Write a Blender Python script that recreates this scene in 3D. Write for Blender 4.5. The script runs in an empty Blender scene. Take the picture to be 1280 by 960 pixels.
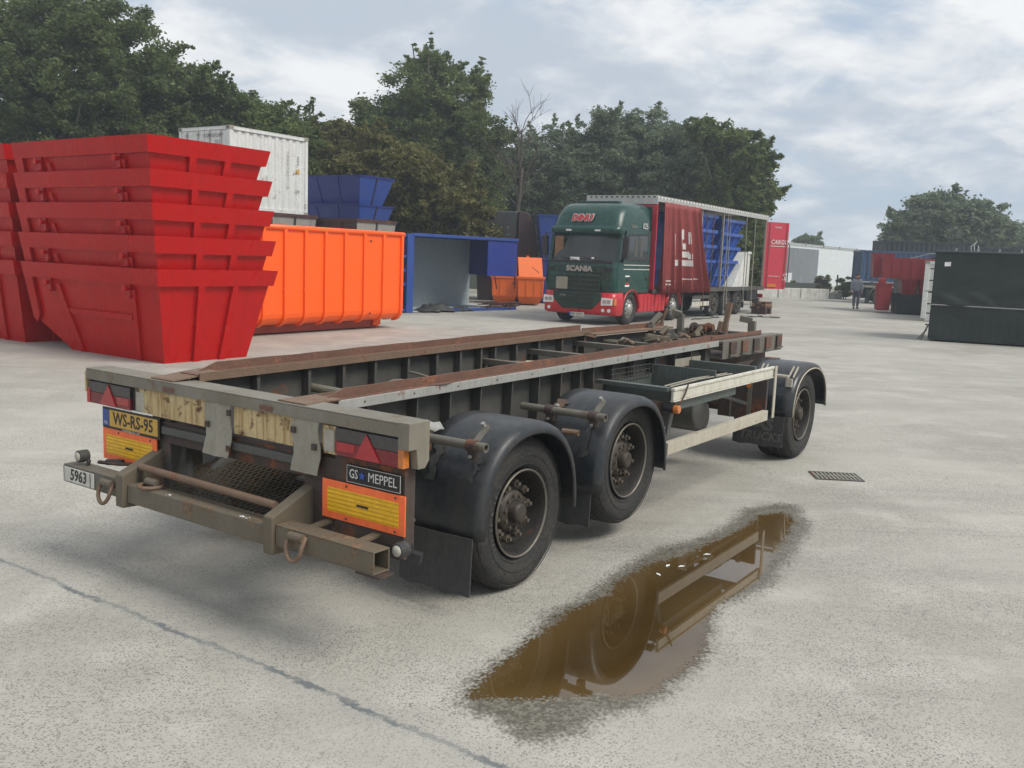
import bpy, bmesh, math, random
import numpy as np
from mathutils import Vector, Matrix
C = bpy.context.scene.collection
SC = bpy.context.scene
R = math.radians
rnd = random.Random(7)

# ---------------------------------------------------------------- camera
F_PX, PITCH, ROLL, CAM_H = 1156.4, R(7.87), R(2.154), 1.982
_fw = Vector((0, math.cos(PITCH), -math.sin(PITCH))); _up = Vector((0, math.sin(PITCH), math.cos(PITCH))); _rt = Vector((1, 0, 0))
_cr, _sr = math.cos(ROLL), math.sin(ROLL)
cam = bpy.data.cameras.new('camera'); camo = bpy.data.objects.new('camera', cam); C.objects.link(camo)
_X = _rt*_cr + _up*_sr; _Y = -_rt*_sr + _up*_cr; _Z = -_fw
camo.matrix_world = Matrix(((_X.x, _Y.x, _Z.x, 0), (_X.y, _Y.y, _Z.y, 0), (_X.z, _Y.z, _Z.z, CAM_H), (0, 0, 0, 1)))
cam.sensor_width = 36; cam.lens = F_PX/1280*36; cam.clip_end = 3000; cam.clip_start = .05
SC.camera = camo

# ---------------------------------------------------------------- world and sun
SUN_EL, SUN_AZ = R(50), R(118)          # azimuth clockwise from +Y
SC.world = bpy.data.worlds.new('World'); SC.world.use_nodes = True
SC.view_settings.view_transform = 'Standard'; SC.view_settings.look = 'None'
SC.view_settings.exposure = 0.1; SC.view_settings.gamma = 1

class NT:
    """small wrapper to write node trees in few lines"""
    def __init__(s, tree): s.t = tree; s.n = tree.nodes; s.l = tree.links
    def __call__(s, typ, **kw):
        n = s.n.new(typ)
        for k, v in kw.items():
            if k.startswith('i_'):
                k2 = k[2:]; k2 = int(k2) if k2.isdigit() else k2.replace('_', ' ')
                s.set(n.inputs[k2], v)
            else: setattr(n, k, v)
        return n
    def set(s, sock, v):
        if isinstance(v, bpy.types.NodeSocket): s.l.new(v, sock)
        elif isinstance(v, bpy.types.Node): s.l.new(v.outputs[0], sock)
        elif isinstance(v, (tuple, list)) and len(v) == 3 and sock.type == 'RGBA': sock.default_value = (*v, 1)
        else: sock.default_value = v
    def math(s, op, a, b=0.0, c=None, clamp=False):
        n = s.n.new('ShaderNodeMath'); n.operation = op; n.use_clamp = clamp
        s.set(n.inputs[0], a); s.set(n.inputs[1], b)
        if c is not None: s.set(n.inputs[2], c)
        return n.outputs[0]
    def vmath(s, op, a, b):
        n = s.n.new('ShaderNodeVectorMath'); n.operation = op; s.set(n.inputs[0], a); s.set(n.inputs[1], b); return n.outputs[0]
    def mix(s, f, a, b, blend='MIX'):
        n = s.n.new('ShaderNodeMix'); n.data_type = 'RGBA'; n.blend_type = blend; n.clamp_factor = True
        s.set(n.inputs[0], f); s.set(n.inputs[6], a); s.set(n.inputs[7], b); return n.outputs[2]
    def ramp(s, f, lo, hi, a=0.0, b=1.0):
        n = s.n.new('ShaderNodeMapRange'); n.interpolation_type = 'SMOOTHSTEP'
        s.set(n.inputs[0], f); s.set(n.inputs[1], lo); s.set(n.inputs[2], hi); s.set(n.inputs[3], a); s.set(n.inputs[4], b); return n.outputs[0]
    def noise(s, vec, scale, detail=4, rough=.55, dist=0.0):
        n = s.n.new('ShaderNodeTexNoise'); s.set(n.inputs['Vector'], vec); s.set(n.inputs['Scale'], scale)
        n.inputs['Detail'].default_value = detail; n.inputs['Roughness'].default_value = rough; n.inputs['Distortion'].default_value = dist
        return n.outputs[0]
    def vor(s, vec, scale, out=0, feature='F1'):
        n = s.n.new('ShaderNodeTexVoronoi'); n.feature = feature; s.set(n.inputs['Vector'], vec); s.set(n.inputs['Scale'], scale); return n.outputs[out]

w = NT(SC.world.node_tree); w.n.clear()
tc = w('ShaderNodeTexCoord').outputs['Generated']
sky = w('ShaderNodeTexSky', sky_type='NISHITA', sun_disc=False, sun_elevation=SUN_EL, sun_rotation=SUN_AZ, dust_density=2.0)
sep = w('ShaderNodeSeparateXYZ', i_0=tc)
zz = w.math('ADD', w.math('MAXIMUM', sep.outputs[2], 0.0), 0.30)
pv = w('ShaderNodeCombineXYZ', i_0=w.math('DIVIDE', sep.outputs[0], zz), i_1=w.math('DIVIDE', sep.outputs[1], zz), i_2=3.7).outputs[0]
n1 = w.noise(pv, 1.5, 7, .56, .5); n2 = w.noise(pv, 4.6, 8, .58, .35); n3 = w.noise(w.vmath('ADD', pv, (9.3, 4.1, 0)), 2.1, 7, .58, .3)
nn = w.math('ADD', w.math('MULTIPLY', n1, .6), w.math('MULTIPLY', n2, .4))
cover = w.ramp(nn, .33, .50)
body = w.ramp(w.math('ADD', w.math('MULTIPLY', n3, .6), w.math('MULTIPLY', n2, .4)), .40, .62)
cloud = w.mix(body, (5.1, 5.75, 6.6), (8.8, 8.95, 9.1))
gap = w.mix(.8, sky, (4.9, 6.0, 7.4))
hz = w.ramp(sep.outputs[2], -.02, .14, .45, 0.0)
col = w.mix(hz, w.mix(cover, gap, cloud), (5.2, 6.4, 7.6))
bg = w('ShaderNodeBackground', i_Color=col, i_Strength=0.1)
w.l.new(bg.outputs[0], w('ShaderNodeOutputWorld').inputs[0])

sun = bpy.data.lights.new('sun', 'SUN'); sun.energy = 2.8; sun.angle = R(26); sun.color = (1.0, .955, .88)
suno = bpy.data.objects.new('sun', sun); C.objects.link(suno)
sd = Vector((math.sin(SUN_AZ)*math.cos(SUN_EL), math.cos(SUN_AZ)*math.cos(SUN_EL), math.sin(SUN_EL)))
suno.rotation_euler = sd.to_track_quat('Z', 'Y').to_euler(); suno.location = (0, -5, 30)

# ---------------------------------------------------------------- helpers
def at(px, py, Y):
    """world point seen at a pixel of the photo at the distance Y"""
    u2, v2 = (px-640)/F_PX, (py-480)/F_PX
    u = u2*_cr + v2*_sr; v = -u2*_sr + v2*_cr
    d = _fw + _rt*u - _up*v; return Vector((0, 0, CAM_H)) + d*(Y/d.y)
def link(o, parent=None):
    C.objects.link(o)
    if parent is not None: o.parent = parent
    return o
def thing(name, label, cat, loc=(0, 0, 0), rz=0.0, group=None):
    o = bpy.data.objects.new(name, None); o.empty_display_size = .2; link(o)
    o.location = loc; o.rotation_euler = (0, 0, rz); tag(o, label, cat, group); return o
def tag(o, label=None, cat=None, group=None, kind=None):
    if label: o['label'] = label
    if cat: o['category'] = cat
    if group: o['group'] = group
    if kind: o['kind'] = kind
    return o
def dup(root, loc=None, rz=None, label=None, group=None):
    def cp(o, par):
        c = o.copy(); link(c, par)
        for ch in [x for x in KIDS.get(o.name, [])]: KIDS.setdefault(c.name, []).append(cp(ch, c))
        return c
    r = cp(root, None)
    if loc is not None: r.location = loc
    if rz is not None: r.rotation_euler = (0, 0, rz)
    if label: r['label'] = label
    if group: r['group'] = group
    return r
KIDS = {}

class MB:
    def __init__(s): s.v = []; s.f = []; s.m = []; s.sm = []; s.mi = 0; s.smooth = False
    def add(s, vs, fs):
        b = len(s.v); s.v += [tuple(v) for v in vs]
        for f in fs: s.f.append([b+i for i in f]); s.m.append(s.mi); s.sm.append(s.smooth)
        return s
    def box(s, x0, x1, y0, y1, z0, z1):
        return s.add([(x0,y0,z0),(x1,y0,z0),(x1,y1,z0),(x0,y1,z0),(x0,y0,z1),(x1,y0,z1),(x1,y1,z1),(x0,y1,z1)],
                     [(0,3,2,1),(4,5,6,7),(0,1,5,4),(1,2,6,5),(2,3,7,6),(3,0,4,7)])
    def hexa(s, p):   # 8 points: bottom four ccw, top four ccw
        return s.add(p, [(0,3,2,1),(4,5,6,7),(0,1,5,4),(1,2,6,5),(2,3,7,6),(3,0,4,7)])
    def bar(s, a, b, wd, h, up=(0, 0, 1)):   # rectangular bar from a to b
        a, b = Vector(a), Vector(b); d = (b-a).normalized(); upv = Vector(up)
        sd_ = d.cross(upv)
        if sd_.length < 1e-4: sd_ = d.cross(Vector((1, 0, 0)))
        sd_.normalize(); u = sd_.cross(d).normalized(); sd_ *= wd/2; u *= h/2
        return s.add([a-sd_-u, a+sd_-u, b+sd_-u, b-sd_-u, a-sd_+u, a+sd_+u, b+sd_+u, b-sd_+u],
                     [(0,3,2,1),(4,5,6,7),(0,1,5,4),(1,2,6,5),(2,3,7,6),(3,0,4,7)])
    def prism(s, poly, o, ax, ay, ext):   # 2D polygon extruded along ext
        o, ax, ay, ext = Vector(o), Vector(ax), Vector(ay), Vector(ext); n = len(poly)
        base = [o+ax*p[0]+ay*p[1] for p in poly]
        flip = (ax.cross(ay)).dot(ext) > 0
        area = sum(poly[i][0]*poly[(i+1) % n][1]-poly[(i+1) % n][0]*poly[i][1] for i in range(n))
        if area < 0: flip = not flip
        idx = list(range(n)); top = [n+i for i in idx]
        fs = [idx[::-1] if flip else idx, top if flip else top[::-1]]
        for i in range(n):
            j = (i+1) % n; q = [i, j, n+j, n+i]; fs.append(q if flip else q[::-1])
        return s.add(base+[b+ext for b in base], fs)
    def cyl(s, a, b, r, seg=12, r2=None, caps=True, hollow=0):
        a, b = Vector(a), Vector(b); d = (b-a).normalized(); r2 = r if r2 is None else r2
        t = Vector((0, 0, 1)) if abs(d.z) < .9 else Vector((1, 0, 0)); e1 = d.cross(t).normalized(); e2 = d.cross(e1)
        ring = [e1*math.cos(2*math.pi*i/seg)+e2*math.sin(2*math.pi*i/seg) for i in range(seg)]
        vs = [a+q*r for q in ring]+[b+q*r2 for q in ring]
        fs = [(i, (i+1) % seg, seg+(i+1) % seg, seg+i) for i in range(seg)]
        if hollow:
            vs += [a+q*hollow for q in ring]+[b+q*hollow for q in ring]; k = 2*seg
            for i in range(seg):
                j = (i+1) % seg; fs += [(k+i, k+seg+i, k+seg+j, k+j), (i, k+i, k+j, j), (seg+i, seg+j, k+seg+j, k+seg+i)]
            return s.add(vs, fs)
        if caps: fs += [tuple(range(seg))[::-1], tuple(range(seg, 2*seg))]
        return s.add(vs, fs)
    def tube(s, pts, r, seg=8, caps=True):
        pts = [Vector(p) for p in pts]; n = len(pts); vs = []; prev = None
        rr = r if isinstance(r, (list, tuple)) else [r]*n
        for i, p in enumerate(pts):
            d = (pts[min(i+1, n-1)]-pts[max(i-1, 0)]).normalized()
            if prev is None:
                t = Vector((0, 0, 1)) if abs(d.z) < .9 else Vector((1, 0, 0)); e1 = d.cross(t).normalized()
            else:
                e1 = (prev-d*prev.dot(d)); e1 = e1.normalized() if e1.length > 1e-6 else d.orthogonal().normalized()
            prev = e1; e2 = d.cross(e1)
            vs += [p+(e1*math.cos(2*math.pi*k/seg)+e2*math.sin(2*math.pi*k/seg))*rr[i] for k in range(seg)]
        fs = []
        for i in range(n-1):
            for k in range(seg):
                j = (k+1) % seg; fs.append((i*seg+k, i*seg+j, (i+1)*seg+j, (i+1)*seg+k))
        if caps: fs += [tuple(range(seg))[::-1], tuple(range((n-1)*seg, n*seg))]
        return s.add(vs, fs)
    def lathe(s, prof, c, seg=48, sgn=1):   # prof: (y offset, radius), axis along y
        vs = []; fs = []; n = len(prof)
        for i in range(seg):
            a = 2*math.pi*i/seg
            vs += [(c[0]+r*math.cos(a), c[1]+y*sgn, c[2]+r*math.sin(a)) for y, r in prof]
        for i in range(seg):
            j = (i+1) % seg
            for k in range(n-1):
                q = (i*n+k, i*n+k+1, j*n+k+1, j*n+k); fs.append(q if sgn < 0 else q[::-1])
        return s.add(vs, fs)
    def grid(s, P):   # P[i][j] points
        n, m = len(P), len(P[0]); vs = [p for row in P for p in row]
        return s.add(vs, [(i*m+j, i*m+j+1, (i+1)*m+j+1, (i+1)*m+j) for i in range(n-1) for j in range(m-1)])
    def sphere(s, c, r, seg=12, sc=(1, 1, 1)):
        P = []
        for i in range(seg//2+1):
            t = math.pi*i/(seg//2)
            P.append([(c[0]+r*sc[0]*math.sin(t)*math.cos(2*math.pi*j/seg), c[1]+r*sc[1]*math.sin(t)*math.sin(2*math.pi*j/seg), c[2]+r*sc[2]*math.cos(t)) for j in range(seg+1)])
        return s.grid(P)
    def build(s, name, mats, parent=None, bev=0, solid=0, smooth=False, recalc=False):
        me = bpy.data.meshes.new(name); me.from_pydata(s.v, [], s.f)
        for m in (mats if isinstance(mats, (list, tuple)) else [mats]): me.materials.append(m)
        me.polygons.foreach_set('material_index', s.m)
        me.polygons.foreach_set('use_smooth', [bool(smooth or q) for q in s.sm]); me.update()
        if recalc:
            bm = bmesh.new(); bm.from_mesh(me); bmesh.ops.remove_doubles(bm, verts=bm.verts, dist=1e-5)
            bmesh.ops.recalc_face_normals(bm, faces=bm.faces); bm.to_mesh(me); bm.free()
        o = bpy.data.objects.new(name, me); link(o, parent)
        if parent is not None: KIDS.setdefault(parent.name, []).append(o)
        if solid:
            md = o.modifiers.new('solid', 'SOLIDIFY'); md.thickness = solid; md.offset = 0
        if bev:
            md = o.modifiers.new('bevel', 'BEVEL'); md.width = bev; md.segments = 2; md.limit_method = 'ANGLE'; md.angle_limit = R(40)
        return o

def text(name, body, mat, parent, origin, ax, ay, size, align='CENTER', squash=1.0, depth=.001, bold=0.0, slant=0.0, label=None):
    """lettering as a thin mesh; ax = reading direction, ay = up direction in the parent's frame"""
    cu = bpy.data.curves.new('txt', 'FONT'); cu.body = body; cu.size = size; cu.align_x = align; cu.align_y = 'CENTER'
    cu.resolution_u = 2; cu.extrude = depth; cu.offset = bold; cu.shear = slant
    o = bpy.data.objects.new('txt', cu); C.objects.link(o)
    dg = bpy.context.evaluated_depsgraph_get(); me = bpy.data.meshes.new_from_object(o.evaluated_get(dg))
    bpy.data.objects.remove(o); bpy.data.curves.remove(cu)
    ax, ay = Vector(ax).normalized(), Vector(ay).normalized(); az = ax.cross(ay)
    M = Matrix(((ax.x*squash, ay.x, az.x, origin[0]), (ax.y*squash, ay.y, az.y, origin[1]), (ax.z*squash, ay.z, az.z, origin[2]), (0, 0, 0, 1)))
    me.transform(M); me.materials.clear(); me.materials.append(mat); me.name = name
    ob = bpy.data.objects.new(name, me); link(ob, parent); KIDS.setdefault(parent.name, []).append(ob)
    if label: ob['label'] = label
    return ob

# ---------------------------------------------------------------- materials
def new_mat(name):
    m = bpy.data.materials.new(name); m.use_nodes = True; m.node_tree.nodes.clear(); nt = NT(m.node_tree)
    out = nt('ShaderNodeOutputMaterial'); p = nt('ShaderNodeBsdfPrincipled'); nt.l.new(p.outputs[0], out.inputs[0]); return m, nt, p
def ocoord(nt):
    oi = nt('ShaderNodeObjectInfo').outputs['Random']; tcn = nt('ShaderNodeTexCoord').outputs['Object']
    off = nt('ShaderNodeCombineXYZ', i_0=nt.math('MULTIPLY', oi, 37.0), i_1=nt.math('MULTIPLY', oi, 11.0), i_2=nt.math('MULTIPLY', oi, 5.0)).outputs[0]
    return nt.vmath('ADD', tcn, off)
def paint(name, col, rough=.5, metal=0.0, dirt=.3, dirtcol=(.12, .10, .075), rust=0.0, rustcol=(.16, .055, .022), scale=3.0, bump=.15, streak=0.0, var=.12, spec=.5):
    m, nt, p = new_mat(name); co = ocoord(nt)
    st = nt('ShaderNodeMapping', i_0=co, i_3=(9.0, 9.0, .7)).outputs[0]
    n = nt.noise(co, scale, 8, .62); nf = nt.noise(co, scale*9, 5, .6); ns = nt.noise(st, scale*.7, 6, .6)
    c = nt.mix(nt.ramp(nf, .3, .7), tuple(x*(1-var) for x in col), tuple(min(1, x*(1+var)) for x in col))
    if dirt: c = nt.mix(nt.math('MULTIPLY', nt.ramp(nt.math('ADD', nt.math('MULTIPLY', n, .6), nt.math('MULTIPLY', nf, .4)), .40, .66), dirt), c, dirtcol)
    if streak: c = nt.mix(nt.math('MULTIPLY', nt.ramp(ns, .46, .66), streak), c, dirtcol)
    ro = nt.ramp(n, .3, .7, max(.05, rough-.1), min(1, rough+.15))
    if rust:
        n2 = nt.noise(co, scale*1.7, 9, .7, .4); rm = nt.ramp(n2, .62-rust*.35, .74-rust*.35)
        rc = nt.mix(nt.ramp(nt.noise(co, scale*14, 4), .3, .7), tuple(x*.55 for x in rustcol), tuple(min(1, x*1.5) for x in rustcol))
        c = nt.mix(rm, c, rc); ro = nt.mix(rm, ro, (.85, .85, .85))
    nt.set(p.inputs['Base Color'], c); nt.set(p.inputs['Roughness'], ro); p.inputs['Metallic'].default_value = metal
    p.inputs['Specular IOR Level'].default_value = spec
    if bump:
        b = nt('ShaderNodeBump', i_Height=nt.math('ADD', nf, nt.math('MULTIPLY', n, .7)), i_Strength=bump, i_Distance=.01); nt.l.new(b.outputs[0], p.inputs['Normal'])
    return m
def flat(name, col, rough=.5, metal=0.0, coat=0.0, emis=None):
    m, nt, p = new_mat(name); co = ocoord(nt); n = nt.noise(co, 22, 5, .6)
    nt.set(p.inputs['Base Color'], nt.mix(nt.ramp(n, .3, .7), tuple(x*.86 for x in col), tuple(min(1, x*1.1) for x in col)))
    p.inputs['Roughness'].default_value = rough; p.inputs['Metallic'].default_value = metal; p.inputs['Coat Weight'].default_value = coat
    return m

M = {}
M['steel'] = paint('grey_frame_paint', (.14, .13, .105), .55, dirt=.45, dirtcol=(.10, .082, .06), rust=.12, rustcol=(.13, .085, .055), scale=2.5, streak=.25)
M['beam'] = paint('weathered_beam', (.205, .19, .15), .5, dirt=.6, dirtcol=(.115, .09, .06), rust=.14, rustcol=(.17, .12, .075), scale=2.2, streak=.2)
M['bumper'] = paint('dusty_brown_bumper', (.135, .113, .08), .6, dirt=.5, dirtcol=(.11, .085, .055), rust=.28, rustcol=(.15, .095, .055), scale=3, streak=.2)
M['rust'] = paint('rusty_rail', (.145, .072, .048), .7, dirt=.5, dirtcol=(.085, .05, .036), rust=.3, rustcol=(.20, .085, .05), scale=4, bump=.5)
M['rust2'] = paint('bright_rust', (.18, .118, .078), .75, dirt=.5, dirtcol=(.12, .075, .05), rust=.25, rustcol=(.17, .085, .05), scale=5, bump=.5)
M['silver'] = paint('silver_rail_edge', (.36, .36, .34), .45, metal=.1, dirt=.4, dirtcol=(.2, .18, .15), rust=.14, scale=6, streak=.3)
M['web'] = paint('dark_grey_web', (.07, .07, .064), .55, dirt=.35, dirtcol=(.09, .08, .065), rust=.1, scale=2, streak=.3)
M['inner'] = paint('inner_chassis', (.05, .038, .034), .7, dirt=.5, dirtcol=(.09, .06, .045), rust=.3, scale=2)
M['cream'] = paint('stained_cream', (.55, .43, .22), .5, dirt=.35, dirtcol=(.32, .18, .055), rust=.30, rustcol=(.12, .05, .02), scale=6, streak=.8)
M['cream2'] = paint('cream_side_guard', (.46, .42, .34), .5, dirt=.35, dirtcol=(.3, .26, .19), rust=.05, scale=4, streak=.3)
M['white_guard'] = paint('white_side_guard', (.62, .60, .52), .45, dirt=.4, dirtcol=(.33, .29, .2), rust=.1, scale=4, streak=.4)
M['plate'] = paint('grey_plate', (.29, .27, .215), .55, dirt=.35, dirtcol=(.2, .18, .14), rust=.08, scale=4, streak=.4)
M['fender'] = paint('black_plastic_fender', (.018, .022, .027), .36, dirt=.30, dirtcol=(.055, .048, .038), rust=0, scale=2.2, bump=.08, var=.2, streak=.35)
M['fender_rust'] = paint('fender_rust_stain', (.07, .05, .036), .65, dirt=.6, dirtcol=(.15, .08, .035), rust=.25, rustcol=(.16, .08, .035), scale=6)
M['rubber'] = paint('tyre_rubber', (.028, .028, .028), .78, dirt=.6, dirtcol=(.075, .068, .055), scale=6, bump=.12, var=.2, spec=.3)
M['rim'] = paint('dark_wheel_rim', (.020, .018, .016), .7, metal=.1, dirt=.4, dirtcol=(.06, .05, .04), rust=.06, scale=7)
M['rimedge'] = paint('worn_rim_edge', (.17, .155, .13), .5, metal=.4, dirt=.5, dirtcol=(.08, .07, .055), scale=9)
M['hub'] = paint('greasy_hub', (.045, .038, .032), .6, metal=.3, dirt=.5, dirtcol=(.12, .09, .065), scale=12)
M['nut'] = paint('dusty_nut', (.13, .11, .085), .5, metal=.3, dirt=.5, dirtcol=(.07, .055, .04), scale=14)
M['blackrub'] = paint('black_rubber_sheet', (.03, .031, .032), .6, dirt=.4, dirtcol=(.075, .07, .06), scale=3, streak=.3)
M['black'] = flat('black_plastic', (.02, .02, .022), .45)
M['boxgreen'] = paint('dark_green_grey_box', (.075, .095, .088), .5, dirt=.35, dirtcol=(.1, .09, .07), scale=3, streak=.2)
M['galv'] = paint('galvanised', (.42, .42, .40), .4, metal=.5, dirt=.4, dirtcol=(.2, .18, .15), scale=8)
M['redlens'] = flat('red_lens', (.38, .012, .02), .18, coat=.5)
M['darklens'] = paint('smoked_red_lens', (.20, .016, .022), .3, dirt=.3, dirtcol=(.1, .08, .07), scale=5, bump=0)
M['smoke'] = paint('dark_lens', (.06, .055, .055), .3, dirt=.3, dirtcol=(.1, .09, .08), scale=5, bump=0)
M['amber'] = flat('amber_lens', (.55, .17, .03), .25, coat=.4)
M['whitelens'] = paint('dirty_clear_lens', (.42, .40, .34), .3, dirt=.6, dirtcol=(.2, .16, .1), scale=14, bump=0)
M['orangeb'] = flat('fluorescent_orange', (1.0, .17, .045), .45)
M['yellow'] = flat('retroreflective_yellow', (.86, .50, .015), .35)
M['yellowd'] = flat('retroreflective_yellow_groove', (.64, .33, .01), .4)
M['plateyellow'] = paint('number_plate_yellow', (.58, .34, .05), .4, dirt=.2, scale=10, bump=0)
M['platewhite'] = paint('number_plate_white', (.62, .61, .56), .45, dirt=.5, dirtcol=(.28, .25, .2), scale=14, bump=0)
M['ink'] = flat('black_ink', (.012, .012, .012), .5)
M['eublue'] = flat('plate_blue', (.03, .07, .28), .4)
M['starblue'] = flat('star_blue', (.03, .08, .35), .4)
M['letter'] = flat('off_white_lettering', (.62, .6, .56), .5)
M['emboss'] = flat('embossed_rubber', (.10, .098, .09), .6)
M['red'] = paint('red_skip_paint', (.47, .006, .005), .30, dirt=.22, dirtcol=(.30, .008, .010), scale=1.2, bump=.04, var=.06, streak=.22, spec=.22)
M['orange'] = paint('orange_container_paint', (.95, .115, .003), .38, dirt=.06, dirtcol=(.5, .1, .03), scale=1.5, bump=.06, var=.04)
M['orange2'] = paint('orange_bin_paint', (.80, .15, .02), .45, dirt=.2, dirtcol=(.4, .12, .04), scale=2, var=.06, bump=.05)
M['orangebase'] = paint('red_brown_skid', (.40, .06, .03), .5, dirt=.4, dirtcol=(.2, .06, .04), scale=3)
M['blue'] = paint('blue_skip_paint', (.028, .048, .26), .4, dirt=.2, dirtcol=(.05, .06, .16), scale=1.5, bump=.06, var=.08, streak=.2)
M['blue2'] = paint('blue_frame_paint', (.03, .075, .30), .4, dirt=.25, dirtcol=(.07, .08, .15), scale=1.5, bump=.05)
M['bluegrey'] = paint('worn_grey_blue_floor', (.36, .42, .44), .6, dirt=.4, dirtcol=(.34, .39, .40), scale=1.2, streak=.3)
M['truckblue'] = paint('bright_blue_skip_paint', (.02, .085, .36), .35, dirt=.15, dirtcol=(.03, .06, .18), scale=1.5, bump=.04)
M['whitebox'] = paint('white_container_paint', (.68, .69, .66), .45, dirt=.2, dirtcol=(.4, .38, .33), rust=.06, scale=1.6, streak=.25, bump=.04)
M['brown'] = paint('dark_brown_skip_paint', (.07, .032, .028), .6, dirt=.4, dirtcol=(.045, .03, .03), rust=.2, scale=2, streak=.3)
M['darkbin'] = paint('black_skip_paint', (.026, .029, .031), .5, dirt=.3, dirtcol=(.06, .045, .04), scale=1.5)
M['maroon'] = paint('maroon_black_end', (.035, .02, .022), .55, dirt=.3, dirtcol=(.06, .03, .03), scale=2)
M['concrete'] = paint('pale_concrete', (.66, .65, .61), .8, dirt=.5, dirtcol=(.25, .25, .21), scale=2, streak=.4)
M['greywall'] = paint('grey_concrete_panel', (.28, .28, .25), .7, dirt=.4, dirtcol=(.16, .15, .13), scale=2, streak=.4)
M['tarp'] = paint('black_green_tarpaulin', (.013, .020, .019), .72, dirt=.3, dirtcol=(.03, .04, .036), scale=1.2, bump=.3)
M['paper'] = flat('white_paper', (.8, .8, .78), .6)
M['truckgreen'] = paint('dark_green_truck_paint', (.006, .045, .034), .25, dirt=.12, dirtcol=(.04, .08, .06), scale=1.5, bump=0)
M['truckred'] = paint('red_truck_paint', (.48, .012, .02), .3, dirt=.15, dirtcol=(.25, .04, .04), scale=1.5, bump=0)
M['fadedred'] = paint('faded_red_bin_paint', (.30, .016, .022), .5, dirt=.35, dirtcol=(.16, .025, .025), rust=.1, scale=1.5, streak=.35)
M['curtain'] = paint('faded_red_curtain', (.25, .032, .030), .6, dirt=.45, dirtcol=(.14, .03, .028), scale=2, bump=.1, streak=.2)
M['doorred'] = paint('red_trailer_door', (.50, .03, .055), .45, dirt=.15, dirtcol=(.3, .05, .06), scale=1.5)
M['alu'] = paint('aluminium_roof_rail', (.48, .48, .45), .45, metal=.3, dirt=.3, dirtcol=(.3, .28, .22), scale=4)
M['glass'] = flat('dark_cab_glass', (.03, .035, .035), .06)
M['headlamp'] = flat('clear_headlamp', (.7, .7, .68), .12, coat=.6)
M['grille'] = flat('grille_slot_black', (.006, .012, .01), .5)
M['wood'] = paint('timber', (.22, .12, .06), .7, dirt=.4, dirtcol=(.1, .06, .04), scale=5)
M['clad_grey'] = paint('grey_cladding', (.15, .165, .175), .5, dirt=.2, dirtcol=(.18, .19, .2), scale=.4, bump=0)
M['clad_white'] = paint('pale_cladding', (.62, .66, .66), .5, dirt=.15, dirtcol=(.5, .54, .54), scale=.4, bump=0)
M['contblue'] = paint('navy_container_paint', (.035, .075, .15), .5, dirt=.25, dirtcol=(.05, .07, .1), scale=1.2, streak=.2)
M['contdark'] = paint('dark_green_container_paint', (.022, .035, .038), .55, dirt=.25, dirtcol=(.04, .05, .05), scale=1.2)
M['bark'] = paint('tree_bark', (.07, .055, .042), .85, dirt=.5, dirtcol=(.035, .03, .024), scale=6, bump=.6)
M['skin'] = flat('skin', (.48, .27, .19), .55)
M['cloth_grey'] = paint('grey_work_jacket', (.26, .29, .34), .8, dirt=.3, dirtcol=(.1, .11, .13), scale=8, bump=.1)
M['cloth_dark'] = paint('dark_grey_trousers', (.12, .13, .16), .85, dirt=.3, dirtcol=(.05, .05, .06), scale=8, bump=.1)
M['hair'] = flat('dark_hair', (.03, .022, .018), .7)

def leaf_mat(name, c1, c2, c3):
    m = bpy.data.materials.new(name); m.use_nodes = True; m.node_tree.nodes.clear(); nt = NT(m.node_tree)
    out = nt('ShaderNodeOutputMaterial'); co = nt('ShaderNodeTexCoord').outputs['Object']
    ri = nt('ShaderNodeNewGeometry').outputs['Random Per Island']; n = nt.ramp(nt.noise(co, .55, 3, .6), .36, .66)
    c = nt.mix(n, c1, c2); c = nt.mix(nt.ramp(ri, .35, 1.0), c, c3)
    p = nt('ShaderNodeBsdfPrincipled', i_Base_Color=c, i_Roughness=.6); p.inputs['Specular IOR Level'].default_value = .25
    t = nt('ShaderNodeBsdfTranslucent', i_Color=nt.mix(.5, c, c3)); mx = nt('ShaderNodeMixShader', i_0=.38, i_1=p, i_2=t)
    nt.l.new(mx.outputs[0], out.inputs[0]); return m
M['leaf_dark'] = leaf_mat('dark_leaves', (.058, .092, .030), (.115, .155, .048), (.17, .20, .070))
M['leaf_mid'] = leaf_mat('mid_green_leaves', (.066, .108, .030), (.13, .17, .050), (.19, .22, .075))
M['leaf_olive'] = leaf_mat('olive_leaves', (.075, .085, .022), (.145, .140, .040), (.20, .18, .065))
M['leaf_grey'] = leaf_mat('grey_green_leaves', (.10, .14, .085), (.17, .21, .125), (.23, .27, .17))

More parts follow.
